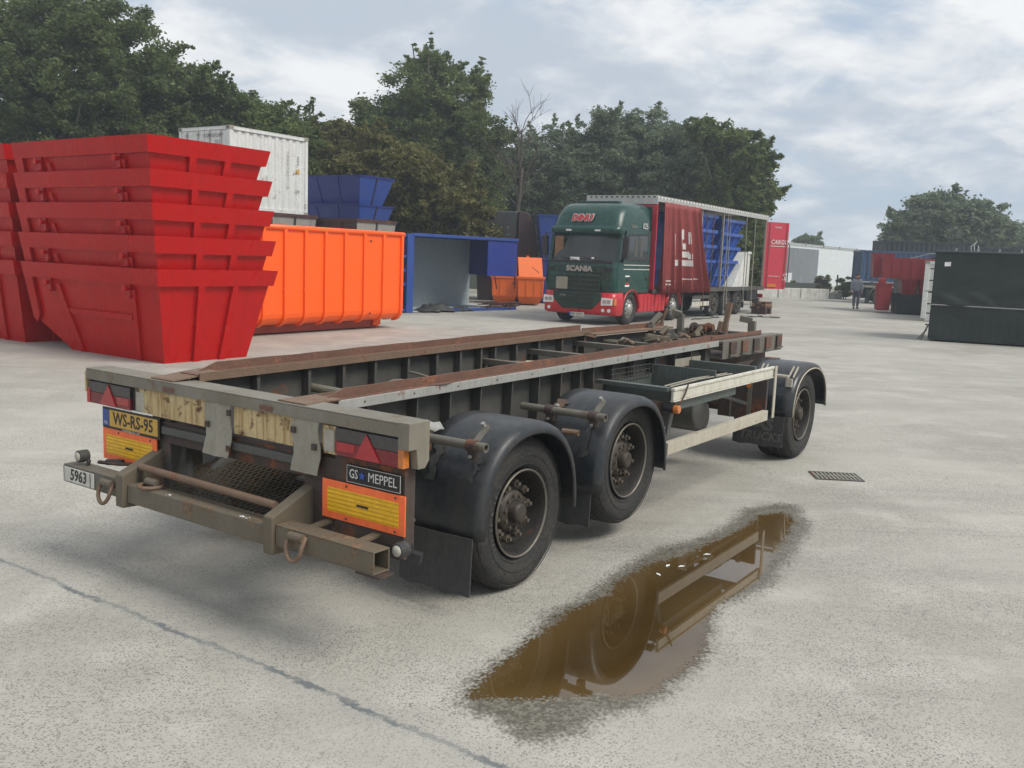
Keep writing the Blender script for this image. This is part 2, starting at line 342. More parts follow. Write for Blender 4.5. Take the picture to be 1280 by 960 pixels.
# ---------------------------------------------------------------- ground
def ground_mat():
    m, nt, p = new_mat('exposed_aggregate_concrete')
    pos = nt('ShaderNodeNewGeometry').outputs['Position']; sp = nt('ShaderNodeSeparateXYZ', i_0=pos)
    big = nt.noise(pos, .35, 6, .6, .6); mid = nt.noise(pos, 1.7, 7, .6); fine = nt.noise(pos, 22, 5, .65)
    st = nt.noise(nt('ShaderNodeMapping', i_0=pos, i_2=(0, 0, R(-35)), i_3=(.10, .9, 1)).outputs[0], 1.0, 5, .6)
    base = nt.mix(nt.ramp(big, .32, .66), (.310, .296, .256), (.415, .396, .348))
    base = nt.mix(nt.ramp(mid, .44, .72, 0, .75), base, (.48, .458, .41))
    base = nt.mix(nt.ramp(st, .50, .70, 0, .42), base, (.235, .228, .205))
    # exposed stones: dark and coloured chips sunk in the pale cement
    def chips(sc, lo, hi, keep, col, amt, ch=0):
        dd = nt.vor(pos, sc); cc = nt('ShaderNodeSeparateColor', i_0=nt.vor(pos, sc, 1))
        return nt.math('MULTIPLY', nt.math('MULTIPLY', nt.ramp(nt.math('ADD', dd, nt.math('MULTIPLY', nt.math('SUBTRACT', nt.noise(pos, sc*1.6, 3), .5), .35)), lo, hi, 1, 0), nt.ramp(cc.outputs[ch], keep, keep+.05)), amt), col
    dens = nt.ramp(nt.noise(pos, .9, 5, .6), .35, .62, .35, 1.0)
    for f, col in (chips(68, .28, .44, .28, (.125, .125, .12), .8), chips(112, .26, .42, .35, (.17, .165, .15), .75, 1), chips(46, .20, .32, .80, (.11, .11, .11), .65, 2), chips(80, .22, .36, .88, (.22, .13, .09), .5, 1), chips(60, .22, .36, .86, (.56, .53, .47), .5, 0)):
        base = nt.mix(nt.math('MULTIPLY', f, dens), base, col)
    base = nt.mix(nt.ramp(fine, .35, .65, 0, .25), base, (.45, .43, .385))
    # the filled joint across the near corner
    j = nt.math('ADD', nt.math('ADD', nt.math('MULTIPLY', sp.outputs[0], JN[0]), nt.math('MULTIPLY', sp.outputs[1], JN[1])), -JD)
    j = nt.math('ADD', j, nt.math('MULTIPLY', nt.math('SUBTRACT', nt.noise(pos, 1.1, 3), .5), .16))
    j = nt.math('ADD', j, nt.math('MULTIPLY', nt.math('SUBTRACT', nt.noise(pos, 15, 5, .75), .5), .11))
    ja = nt.math('ABSOLUTE', j)
    jm = nt.math('MULTIPLY', nt.ramp(ja, .008, .024, 1, 0), nt.ramp(nt.noise(pos, 2.2, 5, .7), .44, .56, .45, .9))
    base = nt.mix(nt.math('MULTIPLY', nt.ramp(ja, .02, .16, 1, 0), .14), base, (.24, .245, .24))
    base = nt.mix(jm, base, (.12, .135, .14))
    # dark patches of wear
    trk = nt.noise(nt('ShaderNodeMapping', i_0=pos, i_2=(0, 0, R(-57)), i_3=(.05, 2.6, 1)).outputs[0], 1.0, 5, .65); base = nt.mix(nt.ramp(trk, .56, .70, 0, .30), base, (.20, .19, .17))
    oil = nt.ramp(nt.noise(pos, .75, 4, .6, .8), .70, .78, 0, .4); base = nt.mix(oil, base, (.17, .16, .145))
    pt = nt.ramp(nt.noise(pos, 3.1, 7, .72), .70, .76, 0, .6); base = nt.mix(pt, base, (.16, .17, .175))
    # broad arcs left by turning wheels
    for cx, cy, r0, a in ((9.5, -2.5, 7.6, .22), (10.5, -1.5, 9.3, .18), (-3, 22, 9.0, .25)):
        d = nt.math('SQRT', nt.math('ADD', nt.math('POWER', nt.math('ADD', sp.outputs[0], -cx), 2), nt.math('POWER', nt.math('ADD', sp.outputs[1], -cy), 2)))
        e = nt.math('ABSOLUTE', nt.math('ADD', nt.math('ADD', d, -r0), nt.math('MULTIPLY', nt.math('SUBTRACT', mid, .5), .5)))
        base = nt.mix(nt.math('MULTIPLY', nt.ramp(e, .03, .16, a, 0), nt.ramp(fine, .35, .6)), base, (.30, .27, .255))
    nt.set(p.inputs['Base Color'], base); p.inputs['Roughness'].default_value = .82; p.inputs['Specular IOR Level'].default_value = .35
    hb = nt.math('ADD', nt.math('MULTIPLY', nt.vor(pos, 75), .6), nt.math('MULTIPLY', mid, 1.2))
    b = nt('ShaderNodeBump', i_Height=hb, i_Strength=.5, i_Distance=.006); nt.l.new(b.outputs[0], p.inputs['Normal'])
    return m
def gp(px, py, z=0.0):
    a, b = at(px, py, 1.0), Vector((0, 0, CAM_H)); d = a-b; return b + d*((z-CAM_H)/d.z)
_a, _b = gp(0, 700), gp(610, 950); _d = (_b-_a).normalized(); JN = (-_d.y, _d.x); JD = JN[0]*_a.x+JN[1]*_a.y
M['ground'] = ground_mat()
g = MB(); g.add([(-700, -100, 0), (700, -100, 0), (700, 1500, 0), (-700, 1500, 0)], [(0, 1, 2, 3)])
tag(g.build('concrete_yard', M['ground']), kind='structure')

# puddle: one sheet of standing water with a wet margin
def puddle():
    z = lambda a: [gp(540+x/2.2857, 580+y/2.2857).to_2d() for x, y in a]
    outer = z([(70,675),(160,590),(270,500),(330,430),(430,385),(510,325),(600,270),(660,240),(740,225),(830,190),(880,155),(900,130),(1000,115),(1045,120),(1050,145),(1075,165),(1070,190),(1040,235),(1000,290),(960,350),(890,380),(830,400),(795,430),(790,490),(785,540),(720,610),(650,660),(590,700),(480,710),(430,760),(330,790),(260,790),(190,730),(110,700)])
    inner = z([(115,668),(160,612),(290,505),(350,470),(400,425),(500,380),(560,325),(640,285),(720,265),(800,228),(860,205),(900,180),(940,150),(1000,140),(1030,165),(1010,200),(975,250),(955,290),(935,335),(870,372),(820,392),(785,430),(778,480),(768,540),(705,595),(640,645),(560,668),(480,655),(400,662),(330,668),(240,672)])
    def sdf(P, poly):
        poly = np.array([(p.x, p.y) for p in poly]); n = len(poly); dm = np.full(len(P), 1e9); ins = np.zeros(len(P), bool)
        for i in range(n):
            a, b = poly[i], poly[(i+1) % n]; e = b-a; t = np.clip(((P-a)@e)/(e@e), 0, 1); dd = np.linalg.norm(P-(a+t[:, None]*e), axis=1); dm = np.minimum(dm, dd)
            c = (a[1] > P[:, 1]) != (b[1] > P[:, 1])
            with np.errstate(divide='ignore', invalid='ignore'): xi = (b[0]-a[0])*(P[:, 1]-a[1])/(b[1]-a[1])+a[0]
            ins ^= c & (P[:, 0] < xi)
        return np.where(ins, dm, -dm)
    xs = [p.x for p in outer]; ys = [p.y for p in outer]; st = .035
    X = np.arange(min(xs)-.15, max(xs)+.15, st); Y = np.arange(min(ys)-.15, max(ys)+.15, st)
    gx, gy = np.meshgrid(X, Y, indexing='ij'); P = np.stack([gx.ravel(), gy.ravel()], 1); so, si = sdf(P, outer), sdf(P, inner)
    nx, ny = len(X), len(Y); keep = (so > -.12).reshape(nx, ny); idx = -np.ones((nx, ny), int); vs = []; at1 = []; at2 = []; k = 0; fs = []
    for i in range(nx-1):
        for j in range(ny-1):
            if keep[i, j] or keep[i+1, j] or keep[i, j+1] or keep[i+1, j+1]:
                q = []
                for a, b in ((i, j), (i+1, j), (i+1, j+1), (i, j+1)):
                    if idx[a, b] < 0:
                        idx[a, b] = k; k += 1; vs.append((X[a], Y[b], .004)); at1.append(float(si[a*ny+b])); at2.append(float(so[a*ny+b]))
                    q.append(int(idx[a, b]))
                fs.append(q)
    me = bpy.data.meshes.new('puddle'); me.from_pydata(vs, [], fs)
    for nm, va in (('sd_water', at1), ('sd_wet', at2)):
        a = me.attributes.new(nm, 'FLOAT', 'POINT'); a.data.foreach_set('value', va)
    m = bpy.data.materials.new('murky_puddle'); m.use_nodes = True; m.node_tree.nodes.clear(); nt = NT(m.node_tree); out = nt('ShaderNodeOutputMaterial')
    pos = nt('ShaderNodeNewGeometry').outputs['Position']
    aw = nt('ShaderNodeAttribute', attribute_name='sd_water').outputs['Fac']; ae = nt('ShaderNodeAttribute', attribute_name='sd_wet').outputs['Fac']
    fn = nt.math('MULTIPLY', nt.math('SUBTRACT', nt.noise(pos, 9, 6, .7), .5), .16); gr = nt.math('MULTIPLY', nt.math('SUBTRACT', nt.vor(pos, 60), .35), .10)
    wm = nt.ramp(nt.math('ADD', nt.math('ADD', aw, fn), gr), -.015, .015)
    em = nt.ramp(nt.math('ADD', nt.math('ADD', ae, fn), nt.math('MULTIPLY', gr, 1.5)), -.05, .13, 0, .93)
    depth = nt.ramp(aw, .0, .30); stain = nt.ramp(nt.noise(pos, 2.2, 4, .6), .35, .7)
    wc = nt.mix(depth, (.10, .062, .022), (.052, .031, .010)); wc = nt.mix(nt.math('MULTIPLY', stain, .45), wc, (.085, .05, .015))
    water = nt('ShaderNodeBsdfPrincipled', i_Base_Color=wc, i_Roughness=.02, i_IOR=1.65)
    cell = nt('ShaderNodeSeparateColor', i_0=nt.vor(pos, 60, 1)).outputs[0]
    wet = nt('ShaderNodeBsdfPrincipled', i_Base_Color=nt.mix(nt.ramp(cell, .3, .75), (.115, .104, .08), (.20, .185, .148)), i_Roughness=.4)
    bp = nt('ShaderNodeBump', i_Height=nt.vor(pos, 60), i_Strength=.35, i_Distance=.005); nt.l.new(bp.outputs[0], wet.inputs['Normal'])
    s1 = nt('ShaderNodeMixShader', i_0=wm, i_1=wet, i_2=water); tr = nt('ShaderNodeBsdfTransparent')
    s2 = nt('ShaderNodeMixShader', i_0=nt.math('MAXIMUM', em, wm), i_1=tr, i_2=s1); nt.l.new(s2.outputs[0], out.inputs[0])
    me.materials.append(m); o = bpy.data.objects.new('puddle', me); C.objects.link(o); tag(o, kind='structure')
    # a few leaves and bits afloat
    for i, (px, py) in enumerate(((835, 707), (852, 708), (823, 718), (884, 693))):
        b = MB(); c = gp(px, py, .007); a = rnd.random()*3; L = .03
        b.add([(c.x+L*math.cos(a), c.y+L*math.sin(a), .0075), (c.x-.4*L*math.sin(a), c.y+.4*L*math.cos(a), .010), (c.x-L*math.cos(a), c.y-L*math.sin(a), .0075), (c.x+.4*L*math.sin(a), c.y-.4*L*math.cos(a), .009)], [(0, 1, 2, 3)])
        tag(b.build('floating_petal', M['paper'], solid=.001), ['leftmost pale petal of the pair afloat mid-puddle', 'second pale petal beside its twin mid-puddle', 'pale petal floating just below the pair', 'lone pale petal nearer the far end of the puddle'][i], 'petal', 'pale specks floating on the puddle')
puddle()

# drain cover
def drain():
    c = gp(1045, 596); t = thing('drain_grate', 'small dark rectangular drain grate set flush in the concrete right of the trailer', 'drain', c, R(-4)); t.scale = (.8, .85, 1)
    b = MB(); b.box(-.26, .26, -.17, .17, -.02, .004); b.build('recess', M['black'], t)
    b = MB(); b.box(-.28, .28, .17, .19, 0, .010).box(-.28, .28, -.19, -.17, 0, .010).box(-.28, -.26, -.17, .17, 0, .010).box(.26, .28, -.17, .17, 0, .010); b.build('frame', M['web'], t)
    me = None
    for i in range(11):
        x = -.24+i*.048; b = MB(); b.box(x-.011, x+.011, -.17, .17, .004, .009); b.build('bar', M['plate'], t)
    b = MB(); b.box(-.26, .26, -.01, .01, .009, .011); b.build('cross_bar', M['plate'], t)
drain()

# ================================================================ the container trailer in front
TR = thing('container_trailer', 'low grey and rust three-axle container trailer standing empty in the foreground', 'trailer', (-1.564, 5.014, 0), R(55.238))
def P(name, b, m, parent=None, **k): return b.build(name, m, parent or TR, **k)
zR = lambda x: .009*x
zL = lambda x: .045+.013*x
# rear beam: hollow cap with turned down ends
b = MB(); b.box(.0, .17, -1.262, 1.385, 1.175, 1.183).box(0, .008, -1.262, 1.385, 1.112, 1.175).box(.162, .17, -1.262, 1.385, 1.112, 1.175)
P('rear_beam', b, M['beam'], bev=.006)
b = MB(); b.prism([(0, 1.186), (.15, 1.186), (.15, .99), (.12, .955), (.07, .955), (.055, 1.055), (0, 1.055)], (0, -1.330, 0), (1, 0, 0), (0, 0, 1), (0, .07, 0)); P('beam_end_plate', b, M['beam'], bev=.003)
b = MB(); b.box(.0, .10, 1.387, 1.40, 1.03, 1.16); P('beam_end_plate', b, M['cream'], bev=.003)
# crumpled sheet tip at the right end
b = MB(); b.grid([[(.14+.035*i, -1.20-.028*j, 1.165+.008*math.sin(i*2.1+j*1.7)-.004*i-(.03 if j == 4 else 0)) for j in range(5)] for i in range(5)]); P('bent_sheet', b, M['silver'], solid=.004, smooth=True)
# lashing slots proud on the beam face
for y in (.52, -.33): b = MB(); b.box(-.012, 0, y-.045, y+.045, 1.125, 1.15); P('latch', b, M['rust'])
# second cross member behind
b = MB(); b.box(.05, .16, -.80, .90, .80, .93); P('cross_member', b, M['inner'], bev=.005)
b = MB(); b.box(.02, .08, -.52, .63, .86, .905); P('cross_member', b, M['web'], bev=.005)
# cream apron plates
b = MB(); b.box(.025, .035, .205, .85, .957, 1.114); P('apron_plate', b, M['cream'])
b = MB(); b.box(.025, .035, -.505, -.03, .955, 1.114); P('apron_plate', b, M['cream'])
def bentplate(y0, y1, z0, z1, bend):
    b = MB(); b.grid([[(.012+bend*math.sin(j*2.2)*.5-bend*(i/6.0)**2, y0+(y1-y0)*j/4+.012*math.sin(i*1.3)*(j in (0, 4)), z1+(z0-z1)*i/6) for j in range(5)] for i in range(7)])
    P('hanging_plate', b, M['plate'], solid=.006)
bentplate(-.025, .20, .815, 1.118, .018); bentplate(-.718, -.52, .832, 1.118, .005)
for y, z in ((-.018, 1.07), (-.012, .87), (.17, .985), (-.535, 1.05), (-.69, .98)):
    b = MB(); b.box(-.006, .006, y-.014, y+.014, z-.016, z+.016); P('hinge_tab', b, M['inner'])
# rear lamps
def lamp(y0, y1, side):
    b = MB(); b.box(.03, .12, min(y0, y1)-.01, max(y0, y1)+.01, .955, 1.108); h = P('rear_lamp', b, M['black'], bev=.004)
    s = 1 if side == 'R' else -1
    L = lambda t: y0+(y1-y0)*t
    def q(t0, t1, z0, z1, m, x=.012, nm='lens'):
        bb = MB(); bb.box(x, .03, min(L(t0), L(t1)), max(L(t0), L(t1)), z0, z1); bb.build(nm, m, h, bev=.002)
    q(0, .985, 1.035, 1.100, M['smoke']); q(0, .985, .962, 1.033, M['darklens'])
    q(.03, .30, .985, 1.028, M['redlens'], .010)
    bb = MB(); ya, yb, yc = L(.32), L(.70), L(.49)
    bb.prism([(ya, .967), (yb, .967), (yc, 1.096)] if ya < yb else [(yb, .967), (ya, .967), (yc, 1.096)], (.004, 0, 0), (0, 1, 0), (0, 0, 1), (.012, 0, 0)); bb.build('reflector', M['redlens'], h)
    bb = MB(); bb.box(.008, .05, *sorted((L(.955), L(1.03))), .962, 1.055); bb.build('side_marker', M['amber'] if side == 'R' else M['redlens'], h)
lamp(-.83, -1.275, 'R'); lamp(.93, 1.378, 'L')
b = MB(); b.box(.022, .09, -.812, -.735, .965, 1.082); P('fog_lamp', b, M['whitelens'], bev=.006)
b = MB(); b.box(.030, .10, -.828, -.722, .955, 1.10); P('lamp_bracket', b, M['cream'])
b = MB(); b.box(.022, .09, .80, .885, .965, 1.085); P('fog_lamp', b, M['whitelens'], bev=.006)
b = MB(); b.box(.026, .10, .655, .90, .96, 1.105); P('lamp_bracket', b, M['bumper'])
# name plate GS MEPPEL and the boards
b = MB(); b.box(.030, .045, -1.258, -.895, .83, .922); npl = P('name_plate', b, M['ink'])
for q in ((-1.255, -.898, .917, .919), (-1.255, -.898, .833, .835), (-1.256, -1.254, .833, .919), (-.900, -.898, .833, .919)):
    b = MB(); b.box(.0275, .0295, *q); b.build('border_line', M['letter'], npl)
RX, UZ = (0, -1, 0), (0, 0, 1)
text('lettering', 'GS', M['letter'], npl, (.028, -.945, .876), RX, UZ, .066, squash=.76, bold=.0004)
text('lettering', 'MEPPEL', M['letter'], npl, (.028, -1.138, .876), RX, UZ, .068, squash=.86, bold=.0)
pts = [(math.cos(R(90+36*i))*(.026 if i % 2 == 0 else .011), math.sin(R(90+36*i))*(.026 if i % 2 == 0 else .011)) for i in range(10)]
b = MB(); b.prism(pts, (.027, -1.003, .876), (0, 1, 0), (0, 0, 1), (.002, 0, 0)); b.build('star', M['starblue'], npl)
b = MB(); b.box(.045, .12, -1.27, -.80, .50, .96); P('lamp_panel', b, M['inner'])
def board(yc, zc):
    b = MB(); b.box(.030, .037, yc-.2825, yc+.2825, zc-.1, zc+.1); o = P('marker_board', b, M['orangeb'], bev=.002)
    b = MB(); b.box(.0275, .0295, yc-.243, yc+.243, zc-.062, zc+.062); b.build('reflective_panel', M['yellow'], o)
    for i in range(6):
        z = zc-.055+i*.0215; b = MB(); b.box(.0262, .0272, yc-.243, yc+.243, z-.004, z+.004); b.build('groove', M['yellowd'], o)
    for y, z in ((yc+.11, zc+.083), (yc-.22, zc+.083), (yc+.11, zc-.085), (yc-.22, zc-.085)):
        b = MB(); b.cyl((.031, y, z), (.026, y, z), .006, 8); b.build('rivet', M['web'], o)
    b = MB(); b.box(.0250, .0260, yc-.045, yc+.035, zc-.006, zc+.005); b.build('print', M['ink'], o)
board(-1.005, .722); board(.975, .715)
# number plate
b = MB(); b.box(.022, .032, .648, 1.245, .818, .950); pl = P('number_plate', b, M['ink'], bev=.003)
b = MB(); b.box(.019, .0215, .665, 1.165, .835, .938); b.build('plate_face', M['plateyellow'], pl)
b = MB(); b.box(.019, .0215, 1.169, 1.232, .835, .938); b.build('country_band', M['eublue'], pl)
text('lettering', 'WS-RS-95', M['ink'], pl, (.018, .915, .886), RX, UZ, .108, squash=.92, bold=.0018, depth=.0005)
text('lettering', 'NL', M['letter'], pl, (.018, 1.2, .853), RX, UZ, .03, depth=.0005)
text('lettering', 'www.burgersbv.com', M['letter'], pl, (.021, .94, .826), RX, UZ, .022, depth=.0005)
b = MB(); b.box(.024, .036, .72, 1.19, .953, .962); P('plate_lamp_strip', b, M['paper'])
b = MB(); b.box(.04, .10, .62, 1.26, .60, .96); P('lamp_panel', b, M['inner']) if False else None
# chassis legs and braces below the beam
b = MB(); b.box(.06, .22, .60, .78, .46, .96); P('frame_leg', b, M['web'], bev=.006)
b = MB(); b.box(.06, .22, -.72, -.56, .46, .96); P('frame_leg', b, M['inner'], bev=.006)
b = MB(); b.bar((.20, .56, .50), (.9, .50, .98), .05, .05); P('brace', b, M['web'])
# bumper
def arm(y0, y1, lab=None):
    b = MB(); b.prism([(-.215, .445), (-.215, .640), (.25, .835), (.34, .79), (.34, .55), (.05, .50), (-.10, .44)], (0, y0, 0), (1, 0, 0), (0, 0, 1), (0, y1-y0, 0)); P('bumper_arm', b, M['bumper'], bev=.008)
arm(.665, .74); arm(-.625, -.555)
b = MB(); b.hexa([(-.19,-.555,.475),(-.19,.665,.475),(-.07,.665,.475),(-.07,-.555,.475),(-.185,-.555,.585),(-.185,.665,.585),(-.075,.665,.585),(-.075,-.555,.585)]); P('bumper_bar', b, M['bumper'], bev=.008, recalc=True)
def hollow(y0, y1, m, nm='bumper_tube'):
    b = MB(); t = .008; x0, x1, z0, z1 = -.195, -.085, .492, .605
    b.box(x0, x1, y0, y1, z1-t, z1).box(x0, x1, y0, y1, z0, z0+t).box(x0, x0+t, y0, y1, z0+t, z1-t).box(x1-t, x1, y0, y1, z0+t, z1-t); P(nm, b, m, bev=.003)
hollow(-1.30, -.627, M['bumper']); hollow(.742, 1.325, M['steel'])
b = MB(); b.box(-.19, -.09, -1.33, -1.18, .478, .490); P('tube_lug', b, M['inner'])
# support strips between bumper tubes and frame
for y in (-.78, -1.12): b = MB(); b.bar((-.09, y, .597), (.34, y+.06, .602), .05, .012); P('step_strip', b, M['bumper'])
b = MB(); b.box(.36, .44, -.74, -.60, .50, .60); P('cross_member', b, M['inner'])
b = MB(); b.tube([(.03, .9, .63), (-.02, 1.0, .622), (-.05, 1.18, .612)], .012, 6); P('lamp_wire', b, M['inner'])
b = MB(); b.tube([(0, 1.0, .63), (-.03, 1.12, .618)], .02, 8); P('cable_joint', b, M['black'])
# white plate 5963
b = MB(); b.box(-.203, -.197, .985, 1.305, .502, .592); p5 = P('small_plate', b, M['platewhite'], bev=.002)
text('lettering', '5963', M['ink'], p5, (-.2045, 1.150, .548), RX, UZ, .098, squash=.92, bold=.0018, depth=.0005, slant=.12)
for yy in (1.02,): b = MB(); b.box(-.2055, -.2035, yy-.002, yy+.002, .505, .59); b.build('seam', M['ink'], p5)
b = MB(); b.box(-.198, -.1955, 1.312, 1.325, .50, .595); P('tape', b, M['plate'])
# rod
b = MB(); b.cyl((-.10, .66, .675), (-.11, -.53, .668), .021, 12); P('cross_rod', b, M['rust2'])
# shackles
def shackle(c, r, tilt=0, lie=False):
    b = MB(); x, y, z = c; pts = []
    for i in range(13):
        a = math.pi*i/12
        if lie: pts.append((x-.055+.055*math.sin(a)*.9-.02, y-r*math.cos(a), z+.005))
        else: pts.append((x-.012*math.sin(a), y-r*math.cos(a)+tilt*math.sin(a), z-.02-r*1.35*math.sin(a)))
    if not lie: pts = [(x+.03, y-r, z+.03)]+pts+[(x+.03, y+r, z+.03)]
    b.tube(pts, .0115, 8); o = P('shackle', b, M['rust2'], smooth=True)
    b = MB(); b.cyl((x+.02, y-r*.9, z+.02), (x+.02, y+r*.9, z+.02), .022, 10); b.build('shackle_pin', M['bumper'], o)
    return o
shackle((-.225, .835, .545), .058, .01); shackle((-.225, -.795, .555), .055, .0)
def lying():
    b = MB(); x, y, z = -.13, .50, .60; pts = [(x+.02, y-.07, z)]+[(x-.075*math.sin(math.pi*i/12), y-.07*math.cos(math.pi*i/12), z-.004) for i in range(13)]+[(x+.02, y+.07, z)]
    b.tube(pts, .0115, 8); o = P('shackle', b, M['rust2'], smooth=True); b = MB(); b.cyl((x, y-.05, z+.012), (x, y+.05, z+.012), .024, 10); b.build('shackle_pin', M['bumper'], o)
lying()
b = MB(); b.cyl((-.12, -.50, .60), (-.12, -.555, .60), .02, 10); P('pin_stub', b, M['rust2'])
for k in range(14):
    b = MB(); y = (-.36 if k > 4 else .30)+rnd.uniform(-.035, .035); x = rnd.uniform(-.183, -.16); b.sphere((x, y, .587), rnd.uniform(.003, .007), 6, (1, 1.4, .5)) if k else None
    if k: P('bird_dropping', b, M['paper'])
# marker lamps on stalks
def stalk(c, base):
    b = MB(); b.tube([base, (base[0]+.01, base[1], (base[2]+c[2])/2), c], .014, 8); o = P('marker_lamp', b, M['black'])
    b = MB(); b.cyl((c[0]+.03, c[1], c[2]), (c[0]-.035, c[1], c[2]), .038, 16); b.build('lamp_body', M['blackrub'], o, bev=.006)
    b = MB(); b.sphere((c[0]-.035, c[1], c[2]), .028, 12, (.5, 1, 1)); b.build('lamp_lens', M['whitelens'], o, smooth=True)
stalk((-.14, 1.20, .662), (-.13, 1.17, .60)); stalk((-.03, -1.325, .585), (.10, -1.26, .53))
b = MB(); b.bar((.05, -1.15, .53), (.12, -1.32, .50), .05, .05); P('lamp_arm', b, M['black'])
# expanded metal panel: slopes up from the bumper
b = MB()
U0, U1, V0, V1 = -.06, .82, -.56, .665; nu, nv = 23, 28
def mp(u, v): x = U0+(U1-U0)*u; return Vector((x, V0+(V1-V0)*v, .50+.26*u))
for i in range(nu):
    for j in range(nv):
        off = .5*(i % 2)
        if j+off+1 > nv: continue
        u0, u1, um = i/nu, (i+2)/nu, (i+1)/nu; v0, v1, vm = (j+off)/nv, (j+off+1)/nv, (j+off+.5)/nv
        if u1 > 1: continue
        a, c_, d, e = mp(u0, vm), mp(um, v1), mp(u1, vm), mp(um, v0)
        for p0, p1 in ((a, c_), (c_, d), (d, e), (e, a)): b.bar(p0, p1, .0035, .008)
o = P('mesh_panel', b, M['bumper']); o['kind'] = 'stuff'
b = MB(); b.box(.82, .86, -.56, .665, .72, .80); P('panel_edge', b, M['inner'])
b = MB(); b.box(.02, .9, -.56, .66, .36, .37); P('under_plate', b, M['inner']) if False else None
# main beams and rails -------------------------------------------------
def rail(s, yo, zf, xa, xb, nm):
    """s=-1 right, +1 left; yo = outer edge"""
    def Z(x, z): return z+zf(x)
    def strip(x0, x1, ya, yb_, z0, z1, mat, name, n=1, **k):
        b = MB(); y0, y1 = sorted((ya, yb_))
        for i in range(n):
            a, c = x0+(x1-x0)*i/n, x0+(x1-x0)*(i+1)/n
            b.hexa([(a, y0, Z(a, z0)), (c, y0, Z(c, z0)), (c, y1, Z(c, z0)), (a, y1, Z(a, z0)), (a, y0, Z(a, z1)), (c, y0, Z(c, z1)), (c, y1, Z(c, z1)), (a, y1, Z(a, z1))])
        return P(name, b, mat, **k)
    strip(.30, xb, yo, yo-s*.012, 1.112, 1.168, M['silver'], 'rail_edge', bev=.003)
    strip(.17, xb, yo-s*.012, yo-s*.20, 1.158, 1.168, M['rust'], 'rail_flange')
    b = MB(); ya, yb_, yc, yd = sorted((yo-s*-.05, yo-s*.16))+sorted((yo, yo-s*.20)); zc = Z(.32, 1.170)
    b.hexa([(.015, ya, 1.184), (.32, yc, zc), (.32, yd, zc), (.015, yb_, 1.184), (.015, ya, 1.191), (.32, yc, zc+.008), (.32, yd, zc+.008), (.015, yb_, 1.191)])
    P('rail_ramp', b, M['rust2'], recalc=True)
    # upstanding rusty ridge with a worn, slightly wavy crest
    b = MB(); n = 60; yr = yo-s*.075; P4 = []
    for i in range(n+1):
        x = .24+(xb-.24)*i/n; wv = .0012*math.sin(i*1.1)+.0012*math.sin(i*.37); h = 1.217+wv - (.05*(1-i/2) if i < 2 else 0)
        P4.append([(x, yr-.007, Z(x, 1.168)), (x, yr-.007+wv, Z(x, h)), (x, yr+.007+wv, Z(x, h)), (x, yr+.007, Z(x, 1.168))])
    b.grid(P4); P('rail_ridge', b, M['rust'])
    strip(.17, xb, yo-s*.195, yo-s*.205, 1.13, 1.180, M['rust2'], 'rail_lip')
    # web and stiffeners
    yw = yo-s*.115
    strip(.17, xb+.0, yw-.005, yw+.005, .74, 1.158, M['web'], 'web_plate')
    strip(.17, xb, yw-.07, yw+.07, .725, .74, M['web'], 'bottom_flange')
    xs = [.55, .98, 1.30, 1.62, 1.98, 2.32, 2.62, 2.90, 3.10, 3.42, 3.78, 4.18, 4.6, 4.95, 5.3]
    for x in xs:
        if x > xb: continue
        b = MB(); b.hexa([(x, yw, Z(x, .74)), (x+.012, yw, Z(x, .74)), (x+.012, yw+s*.075, Z(x, .74)), (x, yw+s*.075, Z(x, .74)), (x, yw, Z(x, 1.157)), (x+.012, yw, Z(x, 1.157)), (x+.012, yw+s*.09, Z(x, 1.157)), (x, yw+s*.09, Z(x, 1.157))]) if s > 0 else \
            b.hexa([(x, yw-.075, Z(x, .74)), (x+.012, yw-.075, Z(x, .74)), (x+.012, yw, Z(x, .74)), (x, yw, Z(x, .74)), (x, yw-.09, Z(x, 1.157)), (x+.012, yw-.09, Z(x, 1.157)), (x+.012, yw, Z(x, 1.157)), (x, yw, Z(x, 1.157))])
        P('stiffener', b, M['web'])
        b = MB(); y2 = yw-s*.07; ya, yb2 = sorted((yw, y2)); b.box(x+.06, x+.085, ya, yb2, Z(x, .74), Z(x, 1.15)); P('inner_rib', b, M['web'])
    for x in [.5+.42*i for i in range(int((xb-.6)/.42))]:
        b = MB(); b.cyl((x, yo+s*.001, Z(x, 1.142)), (x, yo+s*.003, Z(x, 1.142)), .006, 8); P('bolt', b, M['inner'])
rail(-1, -.56, zR, .17, 5.55, 'r'); rail(1, .665, zL, .17, 4.75, 'l')
# joint where the right rail flange was patched
b = MB(); b.prism([(0, 0), (.16, -.02), (.30, .01), (.05, .025)], (1.05, -.555, 1.181), (1, 0, 0), (0, 1, 0), (0, 0, .004)); P('patch', b, M['rust'])
# lower front part of the left rail
b = MB()
for x0, x1, z0, z1 in ((4.80, 6.65, 1.175, 1.195),): b.box(x0, x1, .46, .66, z0+.045, z1+.045)
P('front_rail_flange', b, M['rust2'])
b = MB(); b.box(4.80, 6.65, .585, .600, 1.24, 1.29); P('front_rail_ridge', b, M['rust'])
b = MB(); b.hexa([(4.60, .46, 1.24), (4.85, .46, 1.20), (4.85, .66, 1.20), (4.60, .66, 1.24), (4.60, .46, 1.265), (4.85, .46, 1.24), (4.85, .66, 1.24), (4.60, .66, 1.265)]); P('rail_step', b, M['rust2'])
b = MB(); b.box(4.75, 7.30, .545, .560, .86, 1.20); P('web_plate', b, M['web'])
